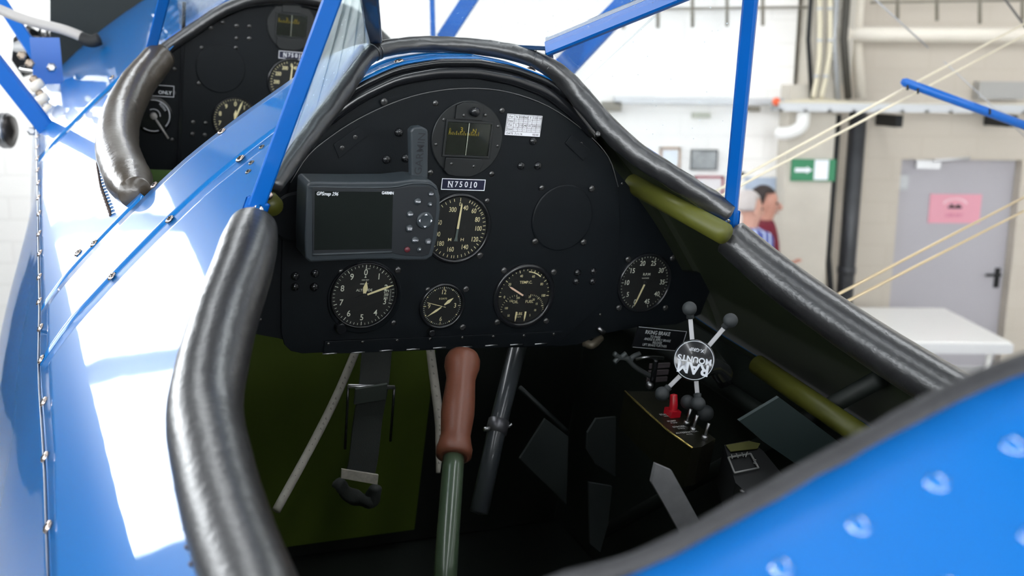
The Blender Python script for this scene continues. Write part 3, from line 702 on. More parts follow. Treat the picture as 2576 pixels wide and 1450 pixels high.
# hood and rim around the rear panel
t = thing('panel_hood', 'black rounded hood edge framing the rear instrument panel', 'hood', wp(0, 0, .15))
rim = [wp(max(0, l-.17)*1.2, l, P(l)-.005) for l in lin(-.232, .235, 44)]
mb = MB(); mb.tube(rim, .0040, n=12, sub=1); mb.build('rubber_trim', BLACK2, t)
rim2 = [wp(.003+max(0, l-.17)*1.2, l, P(l*1.02)-.0165) for l in lin(-.226, .232, 44)]
mb = MB(); mb.tube(rim2, .0078, n=16, sub=1, flat=1.0); mb.build('hood_roll', BLACK2, t)
# rear instrument panel
inst = thing('instrument_panel', 'black rear cockpit instrument panel with curved top edge', 'instrument panel', wp(.01, 0, -.2))
out = [(l, P(l*1.03)-.022) for l in lin(-.262, .36, 46)]
low = [pp(x, y, -.006) for x, y in ((1800, 690), (1760, 790), (1700, 815), (1600, 822), (1520, 838), (1450, 866), (1380, 872), (800, 880), (700, 850), (620, 835))]
mb = MB(); mb.prism(out+low, -.012, -.004, M=PM); mb.build('panel_board', BLACK, inst)
arc = [pp(x, y, .0) for x, y in ((712, 560), (730, 460), (775, 392), (830, 345), (900, 300), (990, 258), (1080, 232), (1180, 222), (1280, 232), (1380, 268), (1470, 330), (1530, 395), (1555, 470), (1560, 560), (1555, 690), (1510, 770), (1440, 832), (1405, 862))]
arc += [pp(x, y, 0) for x, y in ((760, 890), (732, 884), (716, 868), (708, 840), (708, 690))]
mb = MB(); mb.prism(arc, -.004, .0, M=PM); mb.build('subpanel', BLACK, inst, bevel=.0006)
mb = MB(); mb.tube([PM @ Vector((*q, .0004)) for q in arc[1:13]], .0005, n=6, sub=4); mb.build('panel_edge', mat('light_grey_panel_edge', (.18, .18, .18), .4, metal=.4), inst)  # thin lighter grey line along the subpanel arc
# hinge
xa, ya = pp(815, 857); xb, yb = pp(1412, 832); xc, yc = pp(812, 889)
mb = MB(); mb.prism([(xa, ya), (xb, yb), (xb-.003, yb-.02), (xc, yc)], 0, .0035, M=PM); leaf = mb.build('hinge_leaf', BLACK, inst, bevel=.0005)
for i, (x0, y0, x1, y1) in enumerate(((812, 892, 848, 890), (884, 889, 918, 887), (955, 884, 988, 882), (1023, 881, 1056, 879), (1090, 877, 1122, 875), (1156, 875, 1188, 873), (1221, 871, 1252, 869), (1284, 869, 1315, 867), (1346, 867, 1376, 865))):
    a = pp(x0, y0, .004); c = pp(x1, y1, .004); mb = MB(); mb.tube([PM @ Vector((a[0], a[1], .003)), PM @ Vector((c[0], c[1], .003))], .0011, sub=1, n=8); mb.build('hinge_knuckle', STEEL, leaf)
# t-bolt under hinge
q = PM @ Vector((*pp(1168, 882, .012), .012)); mb = MB(); mb.tube([q+U*.003, q-U*.001], .0016, sub=1, n=8); mb.tube([q-R*.0055-U*.002, q+R*.0055-U*.0025], .0013, sub=1, n=8); mb.build('toggle_bolt', CHROME, inst)
def pscrew(x, y, me=SCR_DK, z=0.0, parent=None):
    a = pp(x, y, z); put('screw', me, parent or inst, M3(a[0], a[1], z) @ Matrix.Rotation(random.random()*3, 4, 'Z'))
BOLT = screw_mesh(.0052, BLACK2, BLACKM, .8)
SM = screw_mesh(.0022, SCREWM, BLACKM, .6)
for x, y in ((1003, 333), (972, 401), (1020, 398), (1340, 355), (1310, 417), (1352, 417), (742, 695), (792, 688), (742, 722), (790, 722), (1452, 686), (1492, 683), (1449, 708), (1490, 708)): pscrew(x, y, BOLT, .0)
for x, y in ((966, 256), (893, 345), (860, 372), (735, 509)): pscrew(x, y, SCR_DK, 0)
for x, y in ((1548, 569), (1530, 676), (1510, 792), (655, 805), (1173, 187), (1565, 462), (1432, 355), (1462, 361), (1464, 396)): pscrew(x, y, SM, -.003 if x > 1500 or x < 700 else 0)
for x, y in ((826, 866), (912, 861), (999, 857), (1082, 853), (1163, 850), (1241, 847), (1318, 845), (1393, 841)): pscrew(x, y, SM, .0035)
# small brackets on the panel
def plate(name, px, z0, z1, m, parent, bev=.0004):
    mb = MB(); mb.prism([pp(x, y, z0) for x, y in px], z0, z1, M=PM); return mb.build(name, m, parent, bevel=bev)
plate('corner_bracket', ((838, 362), (903, 318), (920, 342), (852, 398)), 0, .0018, BLACK, inst)
plate('corner_bracket', ((1420, 360), (1436, 340), (1482, 376), (1466, 404)), 0, .0018, BLACK, inst)
# blank covers
def ring_prof(r, w, h): return [(r, 0), (r, h), (r-w, h), (r-w, 0)]
def gauge_label(n): return n
a = pp(1414, 548); t = thing('blank_cover', 'plain black round cover plate right of the airspeed dial', 'cover plate', M3(*a, 0).to_translation())
mb = MB(); mb.lathe([(.0445, 0), (.0445, .0018), (.0430, .0026), (.0001, .0026)], M=M3(*a, 0), n=64, sm=False); mb.build('cover', BLACK, t)
for x, y in ((1363, 473), (1489, 475), (1346, 608), (1468, 610)): pscrew(x, y, SCR_ST if x == 1363 else SCR_DK, .0026, t)
a = pp(742, 545, -.002); t = thing('blank_cover', 'dark round cover peeping out left of the handheld navigator', 'cover plate', M3(*a, 0).to_translation())
mb = MB(); mb.lathe([(.030, 0), (.030, .002), (.027, .003), (.0001, .003)], M=M3(a[0], a[1], 0), n=48, sm=False); mb.build('cover', BLACK, t)
# placards
def placard(label, corners, text, size, m, fm, bw=.0006, serif=True, name='placard', cat='placard', z=.0):
    pa_ = [pp(x, y, z+.001) for x, y in corners]
    cx = sum(p_[0] for p_ in pa_)/4; cy = sum(p_[1] for p_ in pa_)/4
    w = ((pa_[1][0]-pa_[0][0])+(pa_[2][0]-pa_[3][0]))/2; h = ((pa_[0][1]-pa_[3][1])+(pa_[1][1]-pa_[2][1]))/2
    return cx, cy, w, h
def reg_placard(label, cx, cy, w, h, zz, M0, k=1):
    mb = MB(); mb.box((cx, cy, zz+.0006), (w, h, .0012), M=M0)
    t = .0009*k
    for (x, y, ww, hh) in ((cx, cy+h/2-t/2, w, t), (cx, cy-h/2+t/2, w, t), (cx-w/2+t/2, cy, t, h), (cx+w/2-t/2, cy, t, h)): mb.box((x, y, zz+.00135), (ww, hh, .0003), M=M0, mi=1)
    s_ = h*.50
    xs = [-.0178, -.0098, -.0036, .0036, .0100, .0160]
    for c_, x in zip('N75010', xs):
        mb.text(c_, s_, cx+x*(w/.060)*1.02, cy, zz+.0017, M=M0, mi=1, bold=.018, wid=.92)
    for x in (xs[0]-.0022, xs[0]+.0022): # serifs
        for yy in (-1, 1): mb.box((cx+x*(w/.060), cy+yy*s_*.49, zz+.0016), (.0032*w/.06, .0005, .0002), M=M0, mi=1)
    x = xs[4]; mb.box((cx+x*(w/.060), cy-s_*.49, zz+.0016), (.0032*w/.06, .0005, .0002), M=M0, mi=1)
    return tag(mb.build('registration_placard', [NAVY, WHITE]), label, 'placard')
reg_placard('black placard reading N75010 below the compass on the rear panel', *placard('', ((1111.5, 448.4), (1221.9, 452.2), (1217.8, 480.8), (1109.2, 476.8)), 0, 0, 0, 0), .0, PM)
# correction card
cx, cy, w, h = placard('', ((1277.5, 287.4), (1363.5, 290.8), (1357.8, 344.7), (1268.9, 338.9)), 0, 0, 0, 0)
mb = MB(); mb.box((cx, cy, .0009), (w, h, .0018), M=PM, bev=0)
gy = [h/2*.95, h/2*.95-h*.195, h/2*.95-h*.39, h/2*.95-h*.585, h/2*.95-h*.78]; gx = [-w/2*.97]+[-w/2*.97+w*.19+w*.13*i for i in range(7)]
for y in gy: mb.box((cx, cy+y, .00195), (w*.97, .00035, .0001), M=PM, mi=1)
for x in gx: mb.box((cx+x, cy+gy[0]-h*.39, .00195), (.00035, h*.78, .0001), M=PM, mi=1)
for r_, row in enumerate((('For', 'N', '030', '060', 'E', '120', '150'), ('Steer', '001', '029', '060', '091', '122', '152'), ('For', 'S', '210', '240', 'W', '300', '330'), ('Steer', '179', '207', '241', '269', '299', '330'))):
    for c_, tx in enumerate(row):
        x = (gx[c_]+gx[c_+1])/2; mb.text(tx, .0028 if r_ % 2 == 0 or c_ == 0 else .0026, cx+x, cy+gy[r_]-h*.0975, .0020, M=PM, mi=1 if (r_ % 2 == 0 or c_ == 0) else 2, bold=.012 if r_ % 2 == 0 or c_ == 0 else 0)
mb.text('DATE  7.11.16', .0026, cx-w*.47, cy-h*.42, .0020, M=PM, mi=1, bold=.01, ax='LEFT'); mb.text('REAR', .0026, cx+w*.37, cy-h*.42, .0020, M=PM, mi=1, bold=.01)
tag(mb.build('compass_correction_card', [CARD, INK, mat('grey_ink', (.35, .35, .38), .6)]), 'white printed table card fixed right of the compass', 'card')
# ---------------------------------------------------------------- gauges
def pol(a, r): a = math.radians(a); return (r*math.sin(a), r*math.cos(a))
class Dial:
    def __init__(s, label, px, py, r, case_r, scr, M0=None, name='gauge', cat='gauge', k=1.0, z=0.0, center=None):
        s.c = center or pp(px, py, z+.001); s.r = r; s.M = (M0 or PM) @ T(s.c[0], s.c[1], z)
        s.t = thing(name, label, cat, s.M.to_translation()); s.mb = MB()
        s.mb.lathe([(r*1.02, .0003), (r*1.02, .0012), (.0001, .0012)], M=s.M, n=64, sm=False)
        bz = MB(); bz.lathe([(case_r, 0), (case_r, .0030), (case_r-.0012, .0044), (r+.0022, .0048), (r+.0006, .0036), (r, .0014)], M=s.M, n=72, cap=False); bz.build('bezel', BLACK2, s.t)
        for x, y in scr: pscrew(x, y, SCR_DK if (x+y) % 3 else SCR_ST, .0, s.t)
    def tick(s, a, r0, r1, w, mi=1):
        M = s.M @ Matrix.Rotation(-math.radians(a), 4, 'Z'); s.mb.box((0, (r0+r1)/2, .0014), (w, r1-r0, .0002), M=M, mi=mi)
    def num(s, tx, a, rr, size, mi=1, bold=.004, wid=.85, dx=0, dy=0):
        x, y = pol(a, rr); s.mb.text(tx, size, x+dx, y+dy, .0015, M=s.M, mi=mi, bold=bold, wid=wid)
    def txt(s, tx, x, y, size, mi=1, bold=.006, wid=1): s.mb.text(tx, size, x, y, .0015, M=s.M, mi=mi, bold=bold, wid=wid)
    def needle(s, name, a, pts, z, m, org=(0, 0)):
        mb = MB(); mb.prism(pts, z, z+.0006, M=s.M @ T(org[0], org[1], 0) @ Matrix.Rotation(-math.radians(a), 4, 'Z')); mb.build(name, m, s.t)
    def hub(s, r, z, m=BLACK2, org=(0, 0)):
        mb = MB(); mb.lathe([(r, 0), (r, z), (r*.5, z+.0006), (.0001, z+.0006)], M=s.M @ T(org[0], org[1], 0), n=20); mb.build('hub', m, s.t)
    def finish(s, glass=True, mats=None):
        s.mb.build('dial', mats or [DIAL, CREAM, PALE], s.t)
        if glass:
            g = MB(); g.lathe([(s.r*1.01, .0040), (.0001, .0041)], M=s.M, n=48, sm=False, cap=False); g.build('glass', GLASS, s.t)
# airspeed
d = Dial('airspeed dial marked M P H with yellow needle at zero, partly behind the navigator', 1150, 575, .0400, .0455, ((1225, 506), (1207, 643)), name='airspeed_indicator')
for tx, a, rr in (('0', 0, .031), ('40', 17, .0275), ('60', 41, .030), ('80', 66, .0285), ('100', 90, .0285), ('120', 119, .029), ('140', 152, .0275), ('160', 193, .028), ('180', 226, .0285), ('200', 254, .028), ('250', 285, .0275), ('300', 339, .0255)):
    d.num(tx, a, rr, .0062 if tx != '0' else .005, wid=.78, bold=.006)
for a in list(range(20, 60, 6))+list(range(60, 185, 8))+list(range(185, 350, 9)): d.tick(a, .0350, .0385, .0007)
d.tick(0, .0345, .039, .0007)
d.txt('M', -.0085, -.0145, .0042, wid=1.2); d.txt('P', .0, -.0145, .0042); d.txt('H', .0085, -.0145, .0042, wid=1.2)
d.needle('needle', 3, [(-.0014, 0), (.0014, 0), (.0010, .030), (0, .033), (-.0010, .030)], .0026, CREAM)
d.needle('needle_tail', 183, [(-.0013, 0), (.0013, 0), (.0013, .010), (.0026, .016), (-.0026, .016), (-.0013, .010)], .0026, GREYN)
d.hub(.0022, .0022); d.finish()
# altimeter
d = Dial('large round altitude dial numbered 0 to 9 at the left of the panel', 915, 743, .0395, .0430, ((858, 684), (1001, 680), (990, 813)), name='altimeter')
d.c2 = d.c
for n_ in range(10): d.num(str(n_), n_*36, .0290, .0078, mi=2, bold=.010, wid=.9)
for k in range(50):
    a = k*7.2; big = k % 5 == 0
    d.tick(a, .0345 if big else .0362, .0388, .0008 if big else .0005, mi=2)
d.txt('ALTITUDE', 0, .0065, .0032, mi=2, bold=.012); d.txt('1000 FEET', 0, .0195, .0016, mi=2); d.txt('10000 FEET', -.001, .0145, .0016, mi=2); d.txt('100 FEET', .002, .0338, .0012, mi=2)
for tx, y in (('29.9', .004), ('300', -.0005), ('301', -.005)): d.txt(tx, .0285, y+.0005, .0036, mi=2, wid=.8)
for k in range(9): d.mb.box((.034, .0065-k*.0018, .0014), (.0016, .0004, .0002), M=d.M, mi=2)
d.mb.prism([(-.0013, .0225), (.0013, .0225), (0, .0255)], .0014, .0016, M=d.M, mi=2)
d.needle('long_pointer', 70, [(-.0010, .004), (.0010, .004), (.0013, .030), (0, .038), (-.0013, .030)], .0030, CREAM)
d.needle('short_pointer', 4, [(-.0012, .0), (.0012, .0), (.0030, .010), (0, .0185), (-.0030, .010)], .0024, CREAM)
d.needle('pointer_tail', 250, [(-.0015, 0), (.0015, 0), (.0015, .012), (-.0015, .012)], .0028, BLACKM)
d.hub(.003, .0030, BLACKM)
kx, ky = pp(858, 828, .008); mb = MB(); mb.lathe([(.0068, 0), (.0068, .009), (.0060, .0100), (.0001, .0100)], M=M3(kx, ky, 0), n=28, sm=False); mb.build('setting_knob', BLACK2, d.t)
ox = MB(); ox.lathe([(.0468, 0), (.0468, .0016), (.0455, .0024), (.0440, .0024)], M=d.M @ T(.0016, -.0028, 0), n=64, cap=False); ox.build('outer_flange', BLACK, d.t)
d.finish()
# clock
d = Dial('small round clock reading 8 DAYS low in the middle of the panel', 1112, 770, .0262, .0310, ((1076, 730), (1172, 728), (1164, 824)), name='panel_clock', cat='clock')
for tx, a in (('12', 0), ('3', 90), ('6', 180), ('9', 270)): d.num(tx, a, .0178 if tx != '12' else .0185, .0062, mi=1, bold=.006)
for k in range(60):
    if k % 15 == 0: d.tick(k*6, .0220, .0255, .0008)
    elif k % 5 == 0: x, y = pol(k*6, .0245); d.mb.lathe([(.0009, .0013), (.0009, .0016), (.0001, .0016)], M=d.M @ T(x, y, 0), mi=1, n=10, sm=False)
    else: d.tick(k*6, .0240, .0255, .0004, mi=2)
d.txt('8 DAYS', 0, .0098, .0024, bold=.004)
d.needle('hour_hand', 52, [(-.0006, .003), (.0006, .003), (.0022, .010), (0, .0175), (-.0022, .010)], .0022, CREAM)
d.needle('minute_hand', 236, [(-.0006, .002), (.0006, .002), (.0014, .010), (0, .0235), (-.0014, .010)], .0028, CREAM)
d.needle('second_hand', 285, [(-.0003, -.004), (.0003, -.004), (.0003, .0225), (-.0003, .0225)], .0034, CREAM)
d.hub(.0015, .0034, BLACKM); kx, ky = pp(1086, 838, .006); mb = MB(); mb.lathe([(.0045, 0), (.0045, .008), (.0035, .009), (.0001, .009)], M=M3(kx, ky, 0), n=20, sm=False); mb.build('winding_knob', BLACK2, d.t)
d.finish()
# engine triple gauge
d = Dial('triple engine dial marked TEMP.C. with oil and fuel scales', 1318, 745, .0375, .0450, ((1268, 681), (1393, 685), (1251, 811), (1374, 808)), name='engine_gauge')
for k in range(21):
    a = -90+k*9
    if 50 < k*5 < 75 and False: continue
    d.tick(a, .0335 if k % 4 == 0 else .035, .0370, .0006 if k % 4 else .0009)
for tx, a in (('0', -92), ('20', -55), ('40', -16), ('60', 20), ('80', 56), ('100', 90)): d.num(tx, a, .0288, .0036, bold=.006)
for k in range(14):
    a0 = 4+k*2.4; d.tick(a0+1.2, .0330, .0344, .0016)
d.txt('TEMP.C.', 0, .0190, .0038, bold=.010)
d.txt('OIL', -.0118, -.0080, .0040, bold=.006); d.txt('FUEL', .0090, -.0080, .0040, bold=.006); d.txt('LBS', -.0030, -.0250, .0038, bold=.006); d.txt('SQ.IN', -.0030, -.0292, .0016)
def arcs(cx_, cy_, a0, a1, n_, r0_, r1_, big):
    for k in range(n_+1):
        a = a0+(a1-a0)*k/n_; M = d.M @ T(cx_, cy_, 0) @ Matrix.Rotation(-math.radians(a), 4, 'Z'); l_ = r1_-(r1_-r0_)*(1.0 if k % big == 0 else .6)
        d.mb.box((0, (l_+r1_)/2, .0014), (.0007 if k % big == 0 else .0004, r1_-l_, .0002), M=M, mi=1)
arcs(-.010, -.020, -185, -2, 20, .0188, .0222, 5); arcs(.010, -.020, 183, 0, 25, .0188, .0222, 5)
for tx, x, y in (('200', -.0085, -.0025), ('150', -.0185, -.0065), ('100', -.0240, -.0165), ('50', -.0190, -.0270), ('25', .0085, -.0015), ('20', .0150, -.0055), ('15', .0205, -.0115), ('10', .0195, -.0205), ('5', .0130, -.0275)): d.txt(tx, x, y, .0031, bold=.006, wid=.8)
d.needle('temperature_needle', -60, [(-.0011, .003), (.0011, .003), (.0012, .024), (0, .029), (-.0012, .024)], .0030, PINKN)
d.needle('oil_needle', 182, [(-.0011, .003), (.0011, .003), (.0011, .011), (0, .0165), (-.0011, .011)], .0026, CREAM, org=(-.0085, -.0185))
d.needle('fuel_needle', 182, [(-.0011, .003), (.0011, .003), (.0011, .011), (0, .0165), (-.0011, .011)], .0026, CREAM, org=(.0050, -.0185))
d.hub(.0030, .0030, BLACKM); d.finish()
# tachometer
d = Dial('engine speed dial marked R.P.M. at the far right of the panel', 1621, 712, .0395, .0440, ((1580, 653), (1692, 650), (1557, 775), (1674, 775)), name='tachometer', z=-.004)
GREYP = PALE
for n_ in range(10):
    a = 200+n_*35.6; d.num(str(n_*5), a, .0300, .0072, mi=2, bold=.002, wid=.9); d.tick(a, .0350, .0390, .0006, mi=2)
for k in range(46):
    a = 200+k*7.12; d.tick(a, .0370, .0388, .0004, mi=2)
d.txt('R.P.M', .001, .0125, .0038, mi=2, bold=.0); d.txt('HUNDREDS', 0, .0070, .0016, mi=2)
d.needle('needle', 199, [(-.0012, .002), (.0012, .002), (.0010, .029), (0, .036), (-.0010, .029)], .0026, CREAM)
d.hub(.0028, .0026, BLACKM); d.finish()
# compass
def compass(label, M0, c, full=True):
    M = M0 @ T(c[0], c[1], 0); t = thing('magnetic_compass', label, 'compass', M.to_translation()); b = MB()
    b.lathe([(.0465, 0), (.0465, .0022), (.0455, .0030), (.0001, .0030)], M=M, n=72, sm=False); b.build('case', WORN, t)
    # window: bezel bars around a recessed looking glass
    b = MB()
    for x, y, w_, h_ in ((0, .0215, .058, .003), (0, -.0205, .058, .003), (-.0300, .0005, .003, .045), (.0300, .0005, .003, .045)): b.box((x, y, .0042), (w_, h_, .0028), M=M)
    b.build('window_frame', WORN, t, bevel=.0006)
    b = MB(); b.box((0, .0005, .0033), (.0575, .0405, .0006), M=M); b.build('bowl', mat('compass_bowl', (.012, .016, .010), .25), t)
    b = MB()
    for k in range(17):
        x = -.0255+k*.0024; hgt = (.0048 if k % 4 == 0 else .0036 if k % 2 == 0 else .0026); b.box((x, .0068+hgt/2-.002, .0040), (.0009, hgt, .0004), M=M)
    b.text('3', .0062, -.0100, .0110, .0043, M=M, bold=.03); b.text('N', .0052, .0070, .0105, .0043, M=M, bold=.03); b.text('0', .0060, -.0250, .0095, .0043, M=M, bold=.02, wid=.6)
    b.build('card', AMBER, t)
    b = MB(); b.tube([M @ Vector((-.0012, .0205, .0050)), M @ Vector((-.0012, -.0195, .0050))], .00045, sub=1, n=6); b.build('lubber_line', PALE, t)
    b = MB(); b.prism([(-.0205, .024), (.0145, .024), (.0145, .0400), (.006, .0445), (-.012, .0445), (-.0205, .0400)], .003, .0062, M=M); tpl = b.build('top_plate', WORN, t, bevel=.0006)
    b = MB(); b.prism([(-.0270, -.0385), (-.0270, -.0225), (.0200, -.0225), (.0235, -.028), (.0180, -.0410), (.008, -.0450), (-.012, -.0450), (-.022, -.0430)], .003, .0068, M=M); b.build('bottom_plate', WORN, t, bevel=.0006)
    if full:
        b = MB(); b.lathe([(.0058, 0), (.0058, .006), (.004, .0075), (.0001, .0075)], M=M @ T(.0020, .0345, .006), n=24); b.build('knob', BLACK2, t)
        for x, y in ((-.010, .029), (.018, .031), (-.0190, -.0300), (.0110, -.0320), (-.034, .022), (.038, .018), (-.0405, -.008), (.0410, -.006), (-.0455, .040), (.0420, .037), (-.0420, -.043), (.0390, -.042)):
            big = abs(x) > .0385 and abs(y) > .03; put('screw', SCR_ST if big else SM, t, M @ T(x, y, .0062 if abs(y) > .025 and not big and abs(x) < .03 else (.0 if big else .003)))
    b = MB(); b.box((0, .0005, .0058), (.057, .040, .0003), M=M); b.build('glass', GLASS, t)
    return t
compass('square windowed magnetic compass at the top centre of the rear panel', PM, pp(1175, 350, .001))
# ---------------------------------------------------------------- handheld gps
ZG = .098
t = thing('handheld_gps', 'slate grey handheld navigator with dark screen mounted before the panel', 'gps navigator', (PM @ Vector((*pp(935, 555, ZG), ZG-.02))))
def g(x, y, z=ZG): return pp(x, y, z)
face = [g(778, 458), (g(880, 459)), g(985, 458), g(1040, 452), g(1085, 455), g(1100, 468), g(1107, 495), g(1108, 530), g(1100, 600), g(1088, 645), g(1072, 655), g(1000, 655), g(985, 652), g(900, 654), g(780, 660), g(768, 650), g(767, 600), g(770, 500), g(772, 465)]
mb = MB(); mb.prism(face, ZG-.040, ZG, M=PM); mb.build('body', GPSM, t, bevel=.0035)
bx = [g(785, 472), g(880, 474), g(990, 474), g(1030, 468), g(1078, 468), g(1090, 476), g(1098, 500), g(1096, 540), g(1086, 610), g(1078, 640), g(1060, 645), g(1010, 642), g(985, 636), g(900, 638), g(786, 642)]
mb = MB(); mb.prism([(x, y) for x, y in bx], ZG, ZG+.0012, M=PM); mb.build('front_bezel', GPSD, t, bevel=.0006)
mb = MB(); mb.tube([PM @ Vector((*g(x, y, ZG+.001), ZG+.0012)) for x, y in ((778, 470), (880, 472), (985, 471), (1035, 462), (1080, 463), (1098, 476))], .0010, n=8, sub=4); mb.build('edge_highlight_strip', GPSM, t)
mb = MB(); mb.tube([PM @ Vector((*g(x, y, ZG+.001), ZG+.0012)) for x, y in ((787, 641), (900, 637), (985, 634))], .0014, n=8, sub=4); mb.build('lower_lip', GPSM, t)
mb = MB(); mb.prism([g(792, 481, ZG+.001), g(988, 483, ZG+.001), g(985, 626, ZG+.001), g(790, 629, ZG+.001)], ZG+.0012, ZG+.0016, M=PM); mb.build('screen', SCREEN, t)
mb = MB(); x, y = g(822, 487); mb.text('GPSmap 296', .0038, x, y, ZG+.0020, M=PM, shear=.25, bold=.012, wid=.85); x, y = g(974, 485); mb.text('GARMIN', .0032, x, y, ZG+.0020, M=PM, bold=.03, wid=.8); mb.build('logo', WHITE, t)
def button(px, py, r, tx, size=.0017, m=GPSM, tm=WHITE):
    x, y = g(px, py); M = M3(x, y, ZG+.0012); mb = MB(); mb.lathe([(r, 0), (r, .0012), (r*.8, .0022), (.0001, .0026)], M=M, n=24); bo = mb.build('button', m, t)
    if tx:
        mb = MB(); lines = tx.split('/'); 
        for i, l_ in enumerate(lines): mb.text(l_, size, 0, (len(lines)-1)*size*.6-i*size*1.2, .0029, M=M, bold=.02)
        mb.build('legend', tm, bo)
button(1082, 487, .0031, 'OUT'); button(1080, 513, .0029, 'IN'); button(1049, 506, .0042, 'PAGE'); button(1030, 538, .0042, 'QUIT'); button(1028, 574, .0042, 'ENTER/MARK', .0013)
button(1042, 603, .0042, 'MENU'); button(1075, 607, .0040, 'NRST/FIND', .0013); button(1023, 627, .0034, '', m=mat('maroon_button', (.12, .02, .03), .4)); button(1053, 627, .0030, '*', .003)
x, y = g(1067, 553); M = M3(x, y, ZG+.0012); mb = MB(); mb.lathe([(.0098, 0), (.0098, .0018), (.0085, .0030), (.0060, .0024), (.0001, .0022)], M=M, n=36); mb.build('rocker_pad', GPSM, t)
mb = MB()
for k in range(4):
    mb.prism([(-.0018, .0062), (.0018, .0062), (0, .0080)], .0031, .0034, M=M @ Matrix.Rotation(k*PI/2, 4, 'Z'))
mb.build('arrow_mark', WHITE, t)
zt = ZG-.022
an = [pp(x, y, zt) for x, y in ((1036, 452), (1033, 330), (1040, 321), (1060, 319), (1076, 326), (1078, 340), (1077, 452))]
mb = MB(); mb.prism(an, zt-.012, zt, M=PM); an_o = mb.build('antenna', GPSM, t, bevel=.002)
mb = MB(); x, y = pp(1057, 387, zt); mb.text('GARMIN', .0085, x, y, zt+.0004, M=PM, rot=PI/2+.0, wid=1.05, bold=.01); mb.build('embossed_lettering', GPSD, an_o)
mb = MB(); mb.tube([PM @ Vector((*pp(905, 560, 0), 0)), PM @ Vector((*pp(920, 560, .05), .062))], .010, sub=1); mb.build('mount_arm', BLACK2, t)
# ---------------------------------------------------------------- windshield
ws = thing('windshield', 'three pane blue framed windshield raked over the rear instrument panel', 'windshield', pad[8])
def ext(a, c, k): return a+(c-a)*k
Lb, Lt = isect(943, 108, 0, .045), isect(930, 0, 0, -.15); Rb, Rt_ = isect(1378, 122, 0, .0), isect(1690, -5, 0, -.15)
rLb, rLt = isect(645, 520, 0, -.125), isect(835, 0, 0, -.18); rRb, rRt = isect(1837, 545, 0, -.13), isect(1888, 0, 0, -.18)
LT, RT, rLT, rRT = ext(Lb, Lt, 1.7), ext(Rb, Rt_, 1.15), ext(rLb, rLt, 1.45), ext(rRb, rRt, 1.4)
def bar(name, pts, w, th, m, parent, face):
    mb = MB()
    for i in range(len(pts)-1):
        a, c = pts[i], pts[i+1]; z = (c-a).normalized(); M = frameM(a, z, face)
        hh = (c-a).length; ch = min(w, th)*.22
        pl = [(-w/2+ch, -th/2), (w/2-ch, -th/2), (w/2, -th/2+ch), (w/2, th/2-ch), (w/2-ch, th/2), (-w/2+ch, th/2), (-w/2, th/2-ch), (-w/2, -th/2+ch)]
        mb.prism(pl, 0, hh, M=M)
    return mb.build(name, m, parent)
vw = (CAM-rLb).normalized(); side = rt
bar('rear_frame_bar', [rLb, rLT], .0165, .007, BLUEB, ws, (side+.25*up)); bar('rear_frame_bar', [rRb-(rRT-rRb)*.03, rRT], .0165, .0125, BLUEB, ws, side-.55*fw)
bar('front_frame_bar', [Lb, LT], .0175, .009, BLUED, ws, side); bar('front_frame_strip', [Lb+R*.0045-A*.006, LT+R*.004-A*.006], .0035, .003, BLUEB, ws, side); bar('front_frame_bar', [Rb, RT], .018, .010, BLUEB, ws, (up)); bar('front_frame_strip', [Rb+U*.009+A*.003, RT+U*.009+A*.003], .008, .008, BLUED, ws, up)
bar('top_frame_bar', [rLT, LT, RT, rRT], .014, .007, BLUEB, ws, A)
fb = [Lb]+[p+U*.004+A*.004 for p in pad[7:10]]+[Rb]; bar('foot_strip', fb, .006, .005, BLUED, ws, A)
for sgn, f0, lst in ((-1, rLb, pad[0:6]), (1, rRb, pad[:11:-1])):
    ps = [p+(R*sgn*.006+U*.010+A*.006) for p in lst]; bar('foot_strip', ps, .006, .005, BLUEB, ws, A)
def pane(name, poly, m):
    mb = MB(); c0 = sum(poly, Vector())/len(poly); n = len(poly); mb.add([c0]+poly, [(0, 1+i, 1+(i+1) % n) for i in range(n)]); return mb.build(name, m, ws, solid=.003)
def ruled(name, low_, t0_, t1_, m):
    mb = MB(); n = len(low_); tp = [t0_.lerp(t1_, i/(n-1)) for i in range(n)]
    mb.add(low_+tp, [(i, i+1, n+i+1, n+i) for i in range(n-1)], sm=True); return mb.build(name, m, ws)
ruled('side_pane', [rLb]+[p+U*.006+A*.004-R*.004 for p in pad[1:6]]+[Lb], rLT, LT, WSGS)
ruled('side_pane', [rRb]+[p+U*.008+A*.004+R*.006 for p in pad[15:11:-1]]+[Rb], rRT, RT, WSG)
ruled('front_pane', [Lb]+[p+U*.006+A*.002 for p in pad[7:10]]+[Rb], LT, RT, WSGF)
for bp, sgn in ((rLb, -1), (rRb, 1)):
    mb = MB(); d_ = ((rLT-rLb) if sgn < 0 else (rRT-rRb)).normalized(); M = frameM(bp-d_*.012, d_, side); mb.box((0, 0, .006), (.024, .005, .028), M=M, bev=.004); fbk = mb.build('foot_bracket', BLUEB, ws)
    M = frameM(bp-d_*.004-fw*.004-(side*sgn*.004), (CAM-bp).normalized()); put('bracket_screw', screw_mesh(.0056, CHROME, BLACKM, .4), fbk, M)
put('bracket_screw', SCR_LT, ws, frameM(isect(672, 490, 0, -.125), (CAM-rLb).normalized()))
bar('small_bracket', [isect(1381, 125, 0, .01), isect(1383, 165, 0, .01)], .010, .004, BLUED, ws, side)
